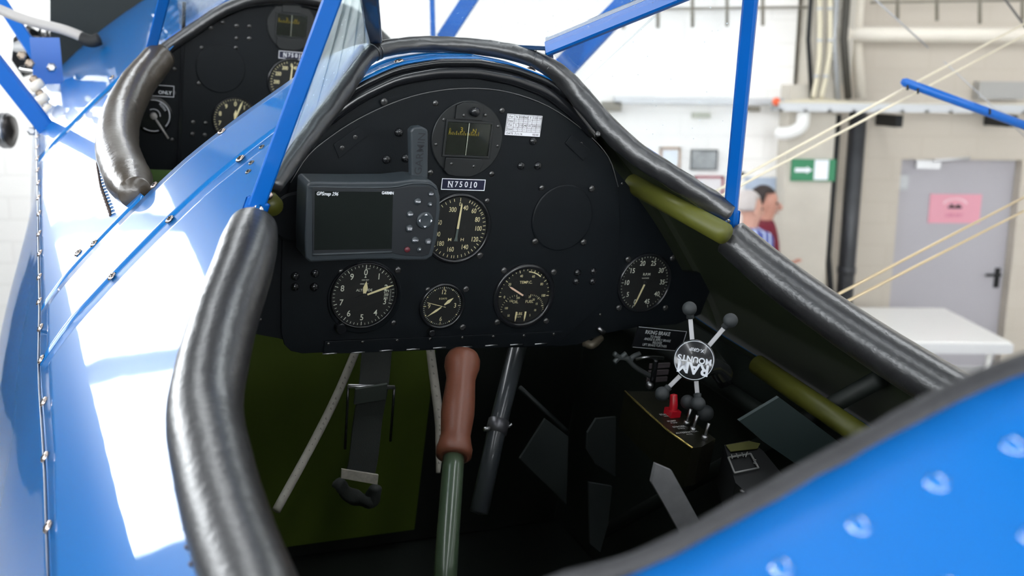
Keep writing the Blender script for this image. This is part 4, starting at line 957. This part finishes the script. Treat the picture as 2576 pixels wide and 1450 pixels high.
# front windshield
fwb, fwt = isect(378, 135, 0, .80), isect(412, 0, 0, .70)
t = thing('front_windshield', 'blue framed windshield of the front cockpit at the upper left', 'windshield', fwb)
bar('rear_frame_bar', [fwb, ext(fwb, fwt, 1.8)], .018, .008, BLUEB, t, side)
f2 = isect(650, -80, 0, .95); 
pf = [wp(.86, l, P(l)+.012) for l in lin(-.26, .26, 20)]
bar('foot_strip', [pf[1]]+pf[2:19:3], .006, .004, BLUEB, t, A)
mb = MB(); gp = [pf[2], pf[5], pf[8], wp(.80, -.08, P(.08)+.16), ext(fwb, fwt, 1.7)]; mb.add(gp, [(0, 1, 2, 3, 4)]); mb.build('side_pane', WSG, t, solid=.003)
put('bracket_screw', SCR_LT, t, frameM(fwb-fw*.008, (CAM-fwb).normalized())); 
tt = thing('front_windshield_padding', 'black roll arching over the front cockpit instrument panel', 'padding', wp(.84, 0, .16))
mb = MB(); mb.tube([wp(.83, l, P(l)+.004) for l in lin(-.262, .27, 30)], .011, n=14, sub=1, wob=.1); mb.build('padded_roll', LEATH, tt)
# front instrument panel
FP = PM @ T(0, .035, -.85)
fi = thing('front_instrument_panel', 'black instrument panel inside the front cockpit at the upper left', 'instrument panel', wp(.85, 0, -.18))
mb = MB(); mb.prism([(l, P(l)-.045) for l in lin(-.30, .30, 40)]+[(.36, -.13), (.36, -.255), (-.36, -.255), (-.36, -.13)], -.008, 0, M=FP); mb.build('panel_board', BLACK, fi)
mb = MB(); mb.tube([FP @ Vector((l, P(l)-.045, .002)) for l in lin(-.29, .29, 40)], .005, n=10, sub=1); mb.build('rim', BLACK2, fi)
def fpp(x, y): a = pp(x, y, -.85); return (a[0], a[1]-.035)
mb = MB(); xd = fpp(455, 250)[0]; mb.box((xd, -.06, .002), (.006, .30, .006), M=FP); mb.build('panel_divider', BLACK2, fi)
for x, y in ((507, 120), (593, 120), (595, 65), (627, 66), (595, 96), (627, 97), (500, 210), (593, 215), (486, 308), (517, 310), (484, 338), (515, 340), (427, 292), (560, 57), (530, 70), (438, 174), (437, 234), (433, 352)):
    a = fpp(x, y); put('screw', SCR_ST if (x+y) % 2 else SCR_DK, fi, FP @ T(a[0], a[1], 0))
compass('windowed magnetic compass on the front cockpit panel', FP, fpp(733, 65), False)
a = fpp(740, 140); reg_placard('black placard reading N75010 on the front cockpit panel', a[0], a[1], .060, .0145, 0, FP)
a = fpp(555, 172); t = thing('blank_cover', 'plain black round cover plate on the front cockpit panel', 'cover plate', (FP @ T(*a, 0)).to_translation())
mb = MB(); mb.lathe([(.0455, 0), (.0455, .002), (.044, .0028), (.0001, .0028)], M=FP @ T(*a, 0), n=56, sm=False); mb.build('cover', BLACK, t)
d = Dial('airspeed dial on the front cockpit panel, half behind the blue windshield bar', 0, 0, .0400, .0450, (), M0=FP, center=fpp(730, 205), name='airspeed_indicator')
for tx, a, rr in (('0', 0, .031), ('40', 17, .0275), ('60', 41, .030), ('80', 66, .0285), ('100', 90, .0285), ('120', 119, .029), ('140', 152, .0275), ('160', 193, .028), ('180', 226, .0285), ('200', 264, .027), ('250', 298, .0275), ('300', 334, .0275)): d.num(tx, a, rr, .0068, wid=.8, bold=.014)
for a in range(10, 350, 8): d.tick(a, .0350, .0385, .0007)
d.needle('needle', 3, [(-.0014, 0), (.0014, 0), (.0010, .030), (0, .033), (-.0010, .030)], .0026, CREAM); d.finish(False)
d = Dial('altitude dial on the front cockpit panel, lower edge behind the blue deck', 0, 0, .0395, .0430, (), M0=FP, center=fpp(590, 300), name='altimeter')
for n_ in range(10): d.num(str(n_), n_*36, .0290, .0082, mi=1, bold=.014, wid=.9)
for k in range(50): d.tick(k*7.2, .0345 if k % 5 == 0 else .0362, .0388, .0006, mi=1)
d.needle('long_pointer', 20, [(-.0012, 0), (.0012, 0), (.0016, .030), (0, .038), (-.0016, .030)], .0030, CREAM)
d.needle('short_pointer', 4, [(-.0012, .0), (.0012, .0), (.0030, .010), (0, .0185), (-.0030, .010)], .0024, CREAM); d.finish(False)
# ignition switch
a = fpp(385, 290); M = FP @ T(*a, 0); t = thing('ignition_switch', 'round switch plate with white arcs and lever in the front cockpit', 'switch', M.to_translation())
mb = MB(); mb.lathe([(.034, 0), (.034, .003), (.031, .004), (.0001, .004)], M=M, n=40, sm=False); mb.build('switch_plate', BLACK2, t)
mb = MB()
for r_, a0, a1 in ((.0290, -10, 130), (.0290, 160, 215), (.0120, -30, 95)):
    n_ = 20
    for k in range(n_):
        q0, q1 = pol(a0+(a1-a0)*k/n_, r_), pol(a0+(a1-a0)*(k+1)/n_, r_); mb.tube([M @ Vector((*q0, .0042)), M @ Vector((*q1, .0042))], .0008, sub=1, n=6)
mb.text('BOTH', .0045, .016, .017, .0043, M=M, rot=-.9); mb.build('white_markings', WHITE, t)
mb = MB(); mb.tube([M @ Vector((.004, -.006, .010)), M @ Vector((.0265, -.040, .012))], .0018, sub=1, n=8); mb.lathe([(.006, .004), (.006, .012), (.0001, .013)], M=M, n=20); mb.build('lever', mat('pale_lever', (.5, .48, .46), .4), t)
a = fpp(402, 228); mb = MB(); mb.box((a[0]-.0, a[1], .001), (.050, .021, .0012), M=FP); t_ = .0009
for (x, y, ww, hh) in ((0, .010, .050, t_), (0, -.010, .050, t_), (-.0245, 0, t_, .021), (.0245, 0, t_, .021)): mb.box((a[0]+x, a[1]+y, .0019), (ww, hh, .0004), M=FP, mi=1)
mb.text('ONLY', .0062, a[0]+.009, a[1]-.003, .0021, M=FP, mi=1, bold=.02); tag(mb.build('warning_placard', [BLACK2, WHITE]), 'black placard ending in ONLY beside the front cockpit leather roll', 'placard')
# ---------------------------------------------------------------- lower cockpit
def P3(x, y, s): return isect(x, y, 0, s)
t = thing('control_stick', 'control stick with red brown grip on a grey green tube', 'control stick', P3(1125, 1600, -.33))
c0, c1 = P3(1165, 893, -.13), P3(1141, 1152, -.235); ax_ = c1-c0; L_ = ax_.length; M = frameM(c0, ax_.normalized())
gr = MB(); GK = 1.14
gp = [(0, .0015), (.006, .0), (.0155, .002), (.0178, .010), (.0178, .022), (.0160, .032), (.0146, .042), (.0150, .060), (.0160, .085), (.0163, .10), (.0150, .122), (.0142, .134), (.0155, .146), (.0172, .156), (.0168, .166), (.013, .169)]
k_ = L_/.169; gr.lathe([(max(r_*GK, .0001), z_*k_) for r_, z_ in gp], M=M, n=36); gr.build('grip', WOODR, t)
tb = MB(); tb.tube([c1-ax_.normalized()*.004, c1+(P3(1122, 1420, -.33)-c1)*1.0, P3(1110, 1640, -.36)], .0115, sub=6, n=24); tb.build('tube', GREENT, t)
# printed conduits
t = thing('printed_conduit', 'slanting light grey printed conduit at the lower left of the cockpit', 'conduit', P3(800, 1090, .05)); mb = MB(); mb.tube([P3(905, 860, .10), P3(850, 990, .06), P3(785, 1120, .02), P3(695, 1285, -.05)], .0056, n=12); mb.build('conduit', PIPE_G, t)
def marks(t, pts, r, n_):
    ps = smooth(pts, 10); mb = MB()
    for k in range(n_):
        i = int((k+.5)/n_*(len(ps)-2)); tg = (ps[i+1]-ps[i]).normalized(); toc = (CAM-ps[i]).normalized(); M = frameM(ps[i]+toc*(r+.0003), toc, tg)
        mb.box((0, 0, 0), (.0028, .0006, .0003), M=M); mb.box((.0005, .0014, -.0001), (.0018, .0005, .0003), M=M)
    mb.build('printed_marks', INK, next(c for c in t.children if c.name.startswith('conduit')))
marks(t, [P3(905, 860, .10), P3(850, 990, .06), P3(785, 1120, .02), P3(695, 1285, -.05)], .0056, 22)
t = thing('printed_conduit', 'nearly upright light grey printed conduit left of the red brown grip', 'conduit', P3(1095, 1000, .02)); pc = [P3(1080, 860, .08), P3(1090, 940, .05), P3(1104, 1050, .02), P3(1106, 1110, .0), P3(1102, 1190, -.03)]; mb = MB(); mb.tube(pc, [.0058, .0062, .0064, .0060, .003], n=12); mb.build('conduit', PIPE_G, t); marks(t, pc, .0062, 16)
# black tube with clamp
t = thing('brace_tube', 'dark tube with a clamp right of the red brown grip', 'tube', P3(1250, 1070, 0)); a, c, e = P3(1305, 862, .05), P3(1252, 1072, -.02), P3(1205, 1290, -.08)
mb = MB(); mb.tube([a, c, e], .0125, sub=1, n=20); mb.build('tube', mat('dark_blue_grey_tube', (.035, .04, .045), .3, coat=.3), t)
dd = (e-a).normalized(); mb = MB(); mb.tube([c-dd*.008, c+dd*.010], .0145, sub=1, n=20); cl = mb.build('clamp', GALV if False else mat('dull_clamp', (.12, .12, .13), .35, metal=.6), t)
mb = MB(); mb.tube([c-R*.014-A*.006, c-R*.023-A*.006], .003, sub=1, n=8); mb.build('clamp_screw', STEEL, cl); mb = MB(); mb.tube([c+R*.013-A*.006, c+R*.018-A*.006+U*.004], .002, sub=1, n=8); mb.build('clamp_screw', STEEL, cl)
# webbing strap
t = thing('harness_strap', 'hanging black webbing strap with a bar and a pale metal end', 'strap', P3(920, 1180, .05))
def ribbon(name, cen, wd, th, m, dirv):
    ps = smooth(cen, 6); mb = MB(); vs = []; fs = []
    for i, p in enumerate(ps):
        tg = (ps[min(i+1, len(ps)-1)]-ps[max(i-1, 0)]).normalized(); s_ = (dirv-dirv.dot(tg)*tg).normalized(); n_ = tg.cross(s_)
        for a_, b__ in ((-1, -1), (1, -1), (1, 1), (-1, 1)): vs.append(p+s_*wd/2*a_+n_*th/2*b__)
    for i in range(len(ps)-1):
        for k in range(4): fs.append((i*4+k, i*4+(k+1) % 4, (i+1)*4+(k+1) % 4, (i+1)*4+k))
    fs += [(3, 2, 1, 0), tuple(len(vs)-4+k for k in range(4))]
    mb.add(vs, fs); return mb.build(name, m, t)
ribbon('webbing', [P3(950, 860, .07), P3(940, 970, .035), P3(925, 1060, .04), P3(915, 1150, .03), P3(905, 1200, .025)], .040, .003, WEB, R)
ribbon('webbing_loop', [P3(934, 972, .018), P3(930, 1010, .03)], .042, .003, mat('grey_green_webbing', (.045, .055, .048), .8), R)
a, c = P3(876, 972, .025), P3(992, 975, .025); mb = MB(); mb.tube([a, c], .0028, sub=1, n=10); mb.build('bar', STEEL, t)
mb = MB()
for p0, p1 in (((876, 972), (868, 1130)), ((992, 975), (982, 1110))): mb.tube([P3(*p0, .03), P3(*p1, .04)], .0018, sub=1, n=8)
mb.build('buckle_side', BLACK2, t)
p_ = [P3(858, 1178, .018), P3(951, 1193, .018), P3(948, 1218, .018), P3(856, 1202, .018)]; mb = MB(); nn = -A*.003; mb.add(p_+[q+nn for q in p_], [(3, 2, 1, 0), (4, 5, 6, 7), (0, 1, 5, 4), (1, 2, 6, 5), (2, 3, 7, 6), (3, 0, 4, 7)]); mb.build('metal_end', mat('chipped_white_metal', (.62, .58, .50), .4, metal=.4, var=.35, vscale=150), t, bevel=.0006)
mb = MB(); mb.tube([P3(850, 1215, .03), P3(880, 1245, .03), P3(935, 1262, .03), P3(945, 1225, .03)], .009, n=10, wob=.6); mb.build('folded_tail', WEB, t)
# rudder pedal plates / dark panels in the footwell
def slab(name, label, cat, px, s0, m, th=.004, parent=None, s1=None):
    n_ = len(px); p_ = [P3(x, y, s0 if s1 is None else s0+(s1-s0)*i/(n_-1)) for i, (x, y) in enumerate(px)]
    nn = (p_[1]-p_[0]).cross(p_[2]-p_[0]).normalized()*th; mb = MB()
    mb.add(p_+[q+nn for q in p_], [tuple(range(n_)), tuple(range(2*n_-1, n_-1, -1))]+[(i, i+n_, (i+1) % n_+n_, (i+1) % n_) for i in range(n_)]); o = mb.build(name, m, parent)
    return tag(o, label, cat) if parent is None else o
DG1 = mat('charcoal_plate', (.035, .042, .042), .5, var=.2, vscale=15)
slab('rudder_pedal', 'dark angular plate deep in the footwell right of the clamped tube', 'pedal', ((1372, 1055), (1430, 1100), (1425, 1270), (1308, 1155)), .05, DG1)
slab('rudder_pedal', 'dark rounded plate deep in the middle of the footwell', 'pedal', ((1478, 1090), (1500, 1055), (1550, 1050), (1548, 1200), (1500, 1170), (1476, 1130)), .03, DG1)
slab('seat_bracket', 'narrow dark tapering plate low in the footwell', 'plate', ((1482, 1215), (1540, 1225), (1530, 1320), (1510, 1390), (1485, 1370)), -.1, DG1)
rod('diagonal_brace', [P3(1308, 975, .12), P3(1425, 1085, .10)], .0035, DG1, sub=1)
slab('floor_strap', 'pale grey worn strap slanting low at the right of the footwell', 'strap', ((1650, 1168), (1690, 1185), (1778, 1345), (1730, 1375), (1640, 1215)), -.42, mat('grey_worn_strap', (.20, .20, .21), .6, var=.3, vscale=60))
# parking brake placard
pc4 = [P3(1600, 822, -.03), P3(1724, 832, -.03), P3(1716, 886, -.03), P3(1595, 873, -.03)]
xv = ((pc4[1]-pc4[0])+(pc4[2]-pc4[3])).normalized(); wv = ((pc4[1]-pc4[0]).length+(pc4[2]-pc4[3]).length)/2; hv = ((pc4[0]-pc4[3]).length+(pc4[1]-pc4[2]).length)/2
zc = xv.cross((pc4[0]-pc4[3]).normalized()); cc = sum(pc4, Vector())/4; Mb = frameM(cc, zc, xv)
mb = MB(); mb.box((0, 0, 0), (wv, hv, .0014), M=Mb)
for (x, y, ww, hh) in ((0, hv/2-.0008, wv*.98, .0006), (0, -hv/2+.0008, wv*.98, .0006), (wv/2-.0008, 0, .0006, hv*.98)): mb.box((x, y, .0009), (ww, hh, .0003), M=Mb, mi=1)
for tx, x, y, s_ in (('RKING BRAKE', -.007, .0085, .0056), ('TO PARK', -.009, .0025, .0036), ('ANDLE & APPLY BRAKE', -.004, -.0015, .0036), ('RELEASE', -.003, -.0058, .0036), ('LIFT BRAKE FURTHER', -.006, -.0100, .0036)): mb.text(tx, s_, x, y, .0010, M=Mb, mi=1, bold=.010, wid=.88)
o = mb.build('brake_placard', [BLACK2, mat('dim_white_lettering', (.55, .57, .58), .6)]); tag(o, 'black placard with white PARKING BRAKE instructions beside the round phone mount', 'placard')
for x in (-.018, .012):
    pass
t = thing('parking_brake', 'parking brake linkage with flat steel handle below its placard', 'brake handle', P3(1640, 930, -.06))
rod('handle', [P3(1600, 904, -.07), P3(1630, 899, -.08), P3(1668, 901, -.07)], .0022, STEEL, t)
rod('lever', [P3(1650, 905, -.06), P3(1645, 940, -.06), P3(1640, 975, -.05)], .004, BLACK2, t)
mb = MB(); mb.ball(P3(1634, 970, -.06), .0055); mb.build('ball_joint', STEEL, t)
for pts in ([(1545, 890), (1560, 900), (1575, 890)], [(1545, 912), (1560, 900), (1590, 905)], [(1575, 900), (1600, 925), (1640, 950)], [(1610, 890), (1590, 900), (1585, 915)]):
    rod('linkage', [P3(x, y, -.03) for x, y in pts], .0036, mat('dull_linkage', (.09, .10, .10), .45, metal=.3), t)
mb = MB()
for k in range(3): mb.box((0, -.004-k*.011, -.012), (.035, .007, .003), M=frameM(P3(1672, 922, -.02), -A, R))
mb.build('bracket_slats', mat('mauve_grey_metal', (.10, .085, .09), .5), t)
rod('round_handle', [P3(1510, 850, .01), P3(1490, 868, .0), P3(1470, 862, .01)], .006, mat('dull_brown_metal', (.10, .085, .06), .4, metal=.3), t); rod('round_handle', [P3(1505, 826, .0), P3(1520, 838, .0)], .003, STEEL, t)
# phone mount
t = thing('phone_mount', 'black round X shaped phone mount with four rubber tipped arms', 'phone mount', P3(1746, 907, -.31)); c0 = P3(1746, 907, -.31); ZC = (CAM-c0).normalized(); Mx = frameM(c0, ZC, rt)
s2 = (c0-CAM).dot(fw)/F
def xm(px, py): return ((px-1746)*s2, -(py-907)*s2)
mb = MB(); mb.lathe([(.0215, -.012), (.0225, -.004), (.0220, 0), (.0205, .0010), (.0001, .0010)], M=Mx, n=56); mb.build('hub_disc', BLACK2, t)
mb = MB(); n_ = 64; rr_ = .0208; vs = []; fs = []
for k in range(n_):
    a = 2*PI*k/n_
    for r_ in (rr_, rr_-.0006): vs.append((r_*math.cos(a), r_*math.sin(a), .0013))
for k in range(n_): fs.append((2*k, 2*((k+1) % n_), 2*((k+1) % n_)+1, 2*k+1))
mb.add(vs, fs, 0, Mx)
rot_ = PI-.18
def rtxt(tx, size, u_, v_, bold=.02, wid=1.0): c_, s_ = math.cos(rot_), math.sin(rot_); mb.text(tx, size, u_*c_-v_*s_, u_*s_+v_*c_, .0014, M=Mx, rot=rot_, bold=bold, wid=wid)
rtxt('RAM', .0118, -.0003, .0082, .045, 1.0); rtxt('MOUNTS', .0062, -.0005, -.0010, .035, 1.0); rtxt('X-GRIP', .0036, -.001, -.0115, .01); rtxt('.', .006, .0145, .006, .01)
mb.build('white_lettering', mat('mount_lettering', (.60, .63, .68), .5), t)
ARM = mat('grey_metal_arm', (.30, .30, .31), .4, metal=.3); RUB = mat('grey_black_rubber', (.022, .026, .028), .6)
for (ax0, ay0, bx0, by0) in ((1743, 870, 1738, 800), (1775, 880, 1822, 825), (1722, 935, 1682, 975), (1750, 950, 1753, 992)):
    p0, p1 = xm(ax0, ay0), xm(bx0, by0); dv = Vector((p1[0]-p0[0], p1[1]-p0[1], 0)); M = Mx @ T(p0[0], p0[1], -.006) @ Matrix.Rotation(math.atan2(dv.y, dv.x), 4, 'Z')
    mb = MB(); mb.box((dv.length/2, 0, 0), (dv.length+.004, .0048, .003), M=M); arm = mb.build('arm', ARM, t, bevel=.0004)
    e_ = Mx @ Vector((p1[0]+dv.x/dv.length*.010, p1[1]+dv.y/dv.length*.010, -.002)); mb = MB(); mb.ball(e_, .0078, n=22); mb.tube([Mx @ Vector((p1[0], p1[1], -.006)), e_], [.0042, .0034], sub=1); mb.build('rubber_tip', RUB, arm)
mb = MB(); q = Mx @ Vector((.006, -.008, -.014)); mb.tube([q, q-ZC*.03+R*.02, q-ZC*.05+R*.035-U*.01], [.012, .009, .012]); mb.build('ball_joint', BLACK2, t)
mb = MB(); mb.tube([q-ZC*.05+R*.035-U*.01, wp(-.12, .33, -.19), wp(-.10, .39, -.25)], [.012, .010, .010]); mb.build('mount_arm', BLACK2, t)
# switch console
sc_px = [(1572, 985), (1660, 985), (1712, 1035), (1800, 1105), (1765, 1125), (1740, 1128), (1680, 1085), (1620, 1032)]
HC = -.235
top = [isect(x, y, 2, HC) for x, y in sc_px]
t = thing('switch_console', 'dark switch shelf with a brass coloured edge at the right of the cockpit', 'console', sum(top, Vector())/len(top)-U*.06)
mb = MB(); n_ = len(top); mb.add(top+[q-U*.05 for q in top], [tuple(range(n_)), tuple(range(2*n_-1, n_-1, -1))]+[(i, i+n_, (i+1) % n_+n_, (i+1) % n_) for i in range(n_)]); mb.build('console_box', mat('dark_olive_console', (.008, .008, .004), .4), t)
rod('edge_trim', [isect(x, y, 2, HC+.001) for x, y in ((1572, 985), (1620, 1030), (1680, 1084), (1742, 1128))], .0014, GOLD, t, sub=1)
Xc = (isect(1720, 1060, 2, HC)-isect(1660, 1060, 2, HC)).normalized()
mb = MB()
for x, y, tx in ((1672, 1043, 'START'), (1690, 1060, 'PUMP'), (1708, 1074, 'STROBE'), (1728, 1088, 'ALTERNATOR')):
    q = isect(x, y, 2, HC+.0008); M = frameM(q, U, R); mb.text(tx, .0036, 0, 0, 0, M=M, bold=.01); mb.text(tx[:4], .0028, 0, -.005, 0, M=M)
mb.build('white_lettering', mat('console_lettering', (.5, .5, .48), .6), t)
q = isect(1690, 1045, 2, HC); mb = MB(); mb.tube([q, q+U*.012, q+U*.026+A*.004], [.006, .0055, .0045], n=10); mb.box((0, 0, .004), (.014, .016, .008), M=frameM(q, U, R)); mb.build('switch_guard', RED, t)
for x, y in ((1727, 1068), (1743, 1084), (1772, 1105)):
    q = isect(x, y, 2, HC); mb = MB(); mb.tube([q, q+U*.004], .004, sub=1, n=12); mb.tube([q+U*.004, q+U*.020+R*.002], [.0016, .0022], n=8); mb.build('toggle', STEEL, t)
mb = MB()
for x, y, r_ in ((1730, 1012, .009), (1775, 1040, .010)): mb.ball(isect(x, y, 2, HC+.02), r_, n=18); 
mb.build('rubber_knob', RUB, t)
# second console
top = [isect(x, y, 2, -.25) for x, y in ((1822, 1120), (1885, 1108), (1920, 1135), (1985, 1215), (1905, 1265), (1850, 1215))]
t = thing('radio_console', 'dark instrument box with a square dial behind the switch shelf', 'console', sum(top, Vector())/6-U*.06)
n_ = 6; mb = MB(); mb.add(top+[q-U*.05 for q in top], [tuple(range(n_)), tuple(range(2*n_-1, n_-1, -1))]+[(i, i+n_, (i+1) % n_+n_, (i+1) % n_) for i in range(n_)]); mb.build('console_box', BLACKM, t)
pl_ = [isect(x, y, 2, -.248) for x, y in ((1826, 1122), (1884, 1112), (1912, 1118), (1905, 1130), (1838, 1138))]; mb = MB(); mb.add(pl_+[q+U*.001 for q in pl_], [(0, 1, 2, 3, 4), (9, 8, 7, 6, 5)]+[(i, i+5, (i+1) % 5+5, (i+1) % 5) for i in range(5)]); mb.build('olive_plate', mat('dull_olive_plate', (.10, .10, .03), .5), t)
mb = MB(); fr_ = [isect(x, y, 2, -.247) for x, y in ((1832, 1152), (1888, 1142), (1908, 1178), (1848, 1190))]
for i in range(4): mb.tube([fr_[i], fr_[(i+1) % 4]], .0012, sub=1, n=6)
for x0, y0, x1, y1 in ((1840, 1145, 1843, 1155), (1852, 1142, 1857, 1152), (1866, 1140, 1870, 1150), (1880, 1138, 1876, 1150), (1894, 1156, 1902, 1158), (1895, 1165, 1905, 1169)): mb.tube([isect(x0, y0, 2, -.245), isect(x1, y1, 2, -.245)], .0007, sub=1, n=6)
mb.build('dial_marks', mat('dim_marks', (.25, .25, .24), .5), t)
for x, y in ((1868, 1236), (1943, 1222)): put('screw', SCR_ST, t, frameM(isect(x, y, 2, -.248), U))
slab('map_case', 'dark green grey plate behind the switch shelf at the right side', 'plate', ((1860, 1060), (1960, 1000), (2120, 1120), (2020, 1180), (1925, 1115)), -.35, mat('teal_grey_plate', (.020, .032, .032), .5))
# flying wires and spreader
WIRE = mat('cream_flying_wire', (.75, .68, .52), .35, metal=.3); WIREG = mat('golden_flying_wire', (.60, .48, .30), .35, metal=.5)
def wire(label, a, c, r, m): 
    mb = MB(); mb.tube([a, c], r, sub=1, n=8); tag(mb.build('flying_wire', m), label, 'wire')
wire('upper pale flying wire of the pair crossing the blue spreader bar', pt(1600, 590, 1.9), pt(2760, -40, 2.9), .0030, WIRE)
wire('lower pale flying wire of the pair crossing the blue spreader bar', pt(1640, 585, 1.9), pt(2760, -8, 2.9), .0030, WIRE)
wire('upper golden flying wire of the pair ending at the right coaming', pt(2010, 792, 1.7), pt(2790, 385, 2.5), .0030, WIREG)
wire('lower golden flying wire of the pair ending at the right coaming', pt(2040, 805, 1.7), pt(2790, 422, 2.5), .0030, WIREG)
wire('thin grey cable falling from the top towards the spreader bar', pt(2170, -30, 3.4), pt(2335, 120, 3.4), .0028, STEEL)
wire('long thin grey cable running behind the spreader bar to the right', pt(2375, 155, 3.4), pt(2640, 400, 3.4), .0020, STEEL)
wire('thin dark cable crossing the pale wires at the top right corner', pt(2500, -40, 3.0), pt(2640, 150, 3.0), .0038, mat('dark_cable', (.10, .09, .08), .5))
t = thing('wire_spreader', 'blue spreader bar clamped across the pale flying wires', 'spreader bar', pt(2275, 207, 2.35))
mb = MB(); mb.tube([pt(2268, 204, 2.35), pt(2276, 207, 2.35), pt(2640, 338, 2.35)], [.006, .0105, .0105], sub=1, n=16); mb.build('bar', BLUEB, t)
for x, y in ((2283, 214), (2309, 223), (2490, 275)): mb = MB(); q = pt(x, y, 2.34); mb.tube([q, q-up*.012], .003, sub=1, n=8); mb.build('clamp_bolt', BLACKM, t)
# struts forward
def strut(label, a, c, w, th, m): 
    o = bar('wing_strut', [a, c], w, th, m, None, side); return tag(o, label, 'strut')
strut('blue strut rising from the fuselage fitting at the far left edge', pt(138, 350, 2.0), pt(-90, 60, 1.9), .036, .014, BLUEB)
strut('dark blue strut above the fitting at the upper left corner', pt(132, 200, 2.4), pt(-60, -90, 2.5), .030, .014, BLUEB)
mb = MB(); mb.tube([pt(-60, 0, 2.2), pt(60, 48, 2.2), pt(160, 75, 2.2), pt(225, 100, 2.2)], .011, n=14); tag(mb.build('curved_pipe', mat('grey_pipe', (.40, .38, .36), .35)), 'curved grey pipe crossing the upper left corner above the engine', 'pipe')
mb = MB(); mb.tube([pt(205, 96, 2.19), pt(232, 104, 2.19), pt(250, 98, 2.19)], .014, n=10); tag(mb.build('pipe_clamp', BLACKM), 'black clamp at the right end of the curved grey pipe', 'clamp')
strut('broad blue strut seen behind the right windshield pane', pt(1395, 195, 2.3), pt(1640, -60, 2.6), .060, .018, BLUEB)
strut('thin blue strut seen through the front windshield pane', pt(1090, 110, 2.9), pt(1086, -40, 2.9), .015, .010, BLUEB)
strut('slanting blue strut seen through the front windshield pane', pt(1115, 100, 3.0), pt(1200, -30, 3.0), .048, .016, BLUEB)
# fittings at the left
FIT = mat('bare_fitting', (.35, .28, .22), .4, metal=.8)
t = thing('strut_fitting', 'row of bolts and clamps beside the blue struts at the upper left', 'fitting', pt(105, 290, 2.05))
for x, y in ((55, 140), (75, 160), (130, 170), (85, 200), (100, 235), (112, 260), (128, 300), (80, 330)):
    q = pt(x, y, 2.12); M = frameM(q, (CAM-q).normalized()); mb = MB(); mb.lathe([(.010, 0), (.010, .008), (.006, .012), (.0001, .012)], M=M, n=6, sm=False); mb.build('bolt', FIT if (x+y) % 2 else STEEL, t)
for x, y in ((92, 215), (105, 250), (118, 278)): mb = MB(); mb.tube([pt(x-14, y+8, 2.10), pt(x+14, y-8, 2.10)], .010, sub=1, n=14); mb.build('spacer', CREAMP, t)
slab2 = MB(); slab2.prism([(-.03, -.01), (.03, -.01), (.03, .09), (-.03, .09)], -.004, .004, M=frameM(pt(122, 200, 2.2), (CAM-pt(122, 200, 2.2)).normalized(), rt)); slab2.build('plate', BLUEB, t)
# exhaust stub far left
t = thing('exhaust_stub', 'round dark pipe end at the left edge below the strut', 'pipe', pt(10, 330, 2.6)); a = pt(-30, 325, 2.6); mb = MB(); mb.tube([a, pt(28, 330, 2.6)], [.034, .040], sub=1, n=24); mb.build('pipe', mat('burnt_metal', (.10, .09, .085), .35, metal=.7), t)
for x in (8, 18): mb = MB(); mb.tube([pt(x, 329, 2.6), pt(x+5, 329, 2.6)], .046, sub=1, n=24); mb.build('ring', STEEL, t)
# engine
en = thing('radial_engine', 'dark radial engine with finned cylinders beyond the front deck', 'engine', wp(1.95, -.05, -.3))
mb = MB(); M = frameM(wp(1.70, 0, -.14), A); mb.lathe([(.10, 0), (.26, .02), (.26, .20), (.18, .32), (.05, .36)], M=M, n=40); mb.build('crankcase', mat('engine_grey', (.06, .06, .06), .4, metal=.4), en)
for k in range(7):
    a = k*2*PI/7+.3; dv = (R*math.sin(a)+U*math.cos(a)); c0 = wp(1.83, 0, -.14)+dv*.22
    mb = MB(); pr = [(.055, 0)]
    for j in range(12): z = .01+j*.017; pr += [(.055, z), (.085, z+.001), (.085, z+.006), (.055, z+.007)]
    pr += [(.07, .23), (.03, .26)]
    mb.lathe(pr, M=frameM(c0, dv), n=28, sm=False); cy_ = mb.build('cylinder', BLACK2, en)
    for e_ in (-.04, .04): mb = MB(); tv = dv.cross(A); mb.tube([c0+tv*e_-A*.06, c0+tv*e_-A*.06+dv*.24], .008, sub=1, n=8); mb.build('pushrod', CHROME, cy_)
# cowl ring piece
mb = MB(); mb.tube([pt(-60, 420, 3.0), pt(-10, 380, 3.0), pt(20, 330, 3.0)], .01)
# lower wing roots carry the fuselage out of frame

for o in list(COL.objects):
    if o.parent is None and 'label' in o:
        gname = {'flying_wire': 'flying wires beside the cockpit', 'picture_frame': 'framed pictures on the hangar wall', 'wall_conduit': 'cream conduits on the pillar', 'printed_conduit': 'printed conduits under the panel', 'wing_strut': 'blue wing struts ahead of the cockpit', 'rudder_pedal': 'plates in the footwell', 'cockpit_coaming': 'rear cockpit padded rolls', 'front_cockpit_coaming': 'front cockpit padded rolls', 'blank_cover': 'blank instrument covers', 'hanging_rail': 'rails with hanging rods', 'person': 'two men talking by the wall'}.get(o.name.split('.')[0])
        if gname and 'group' not in o: o['group'] = gname
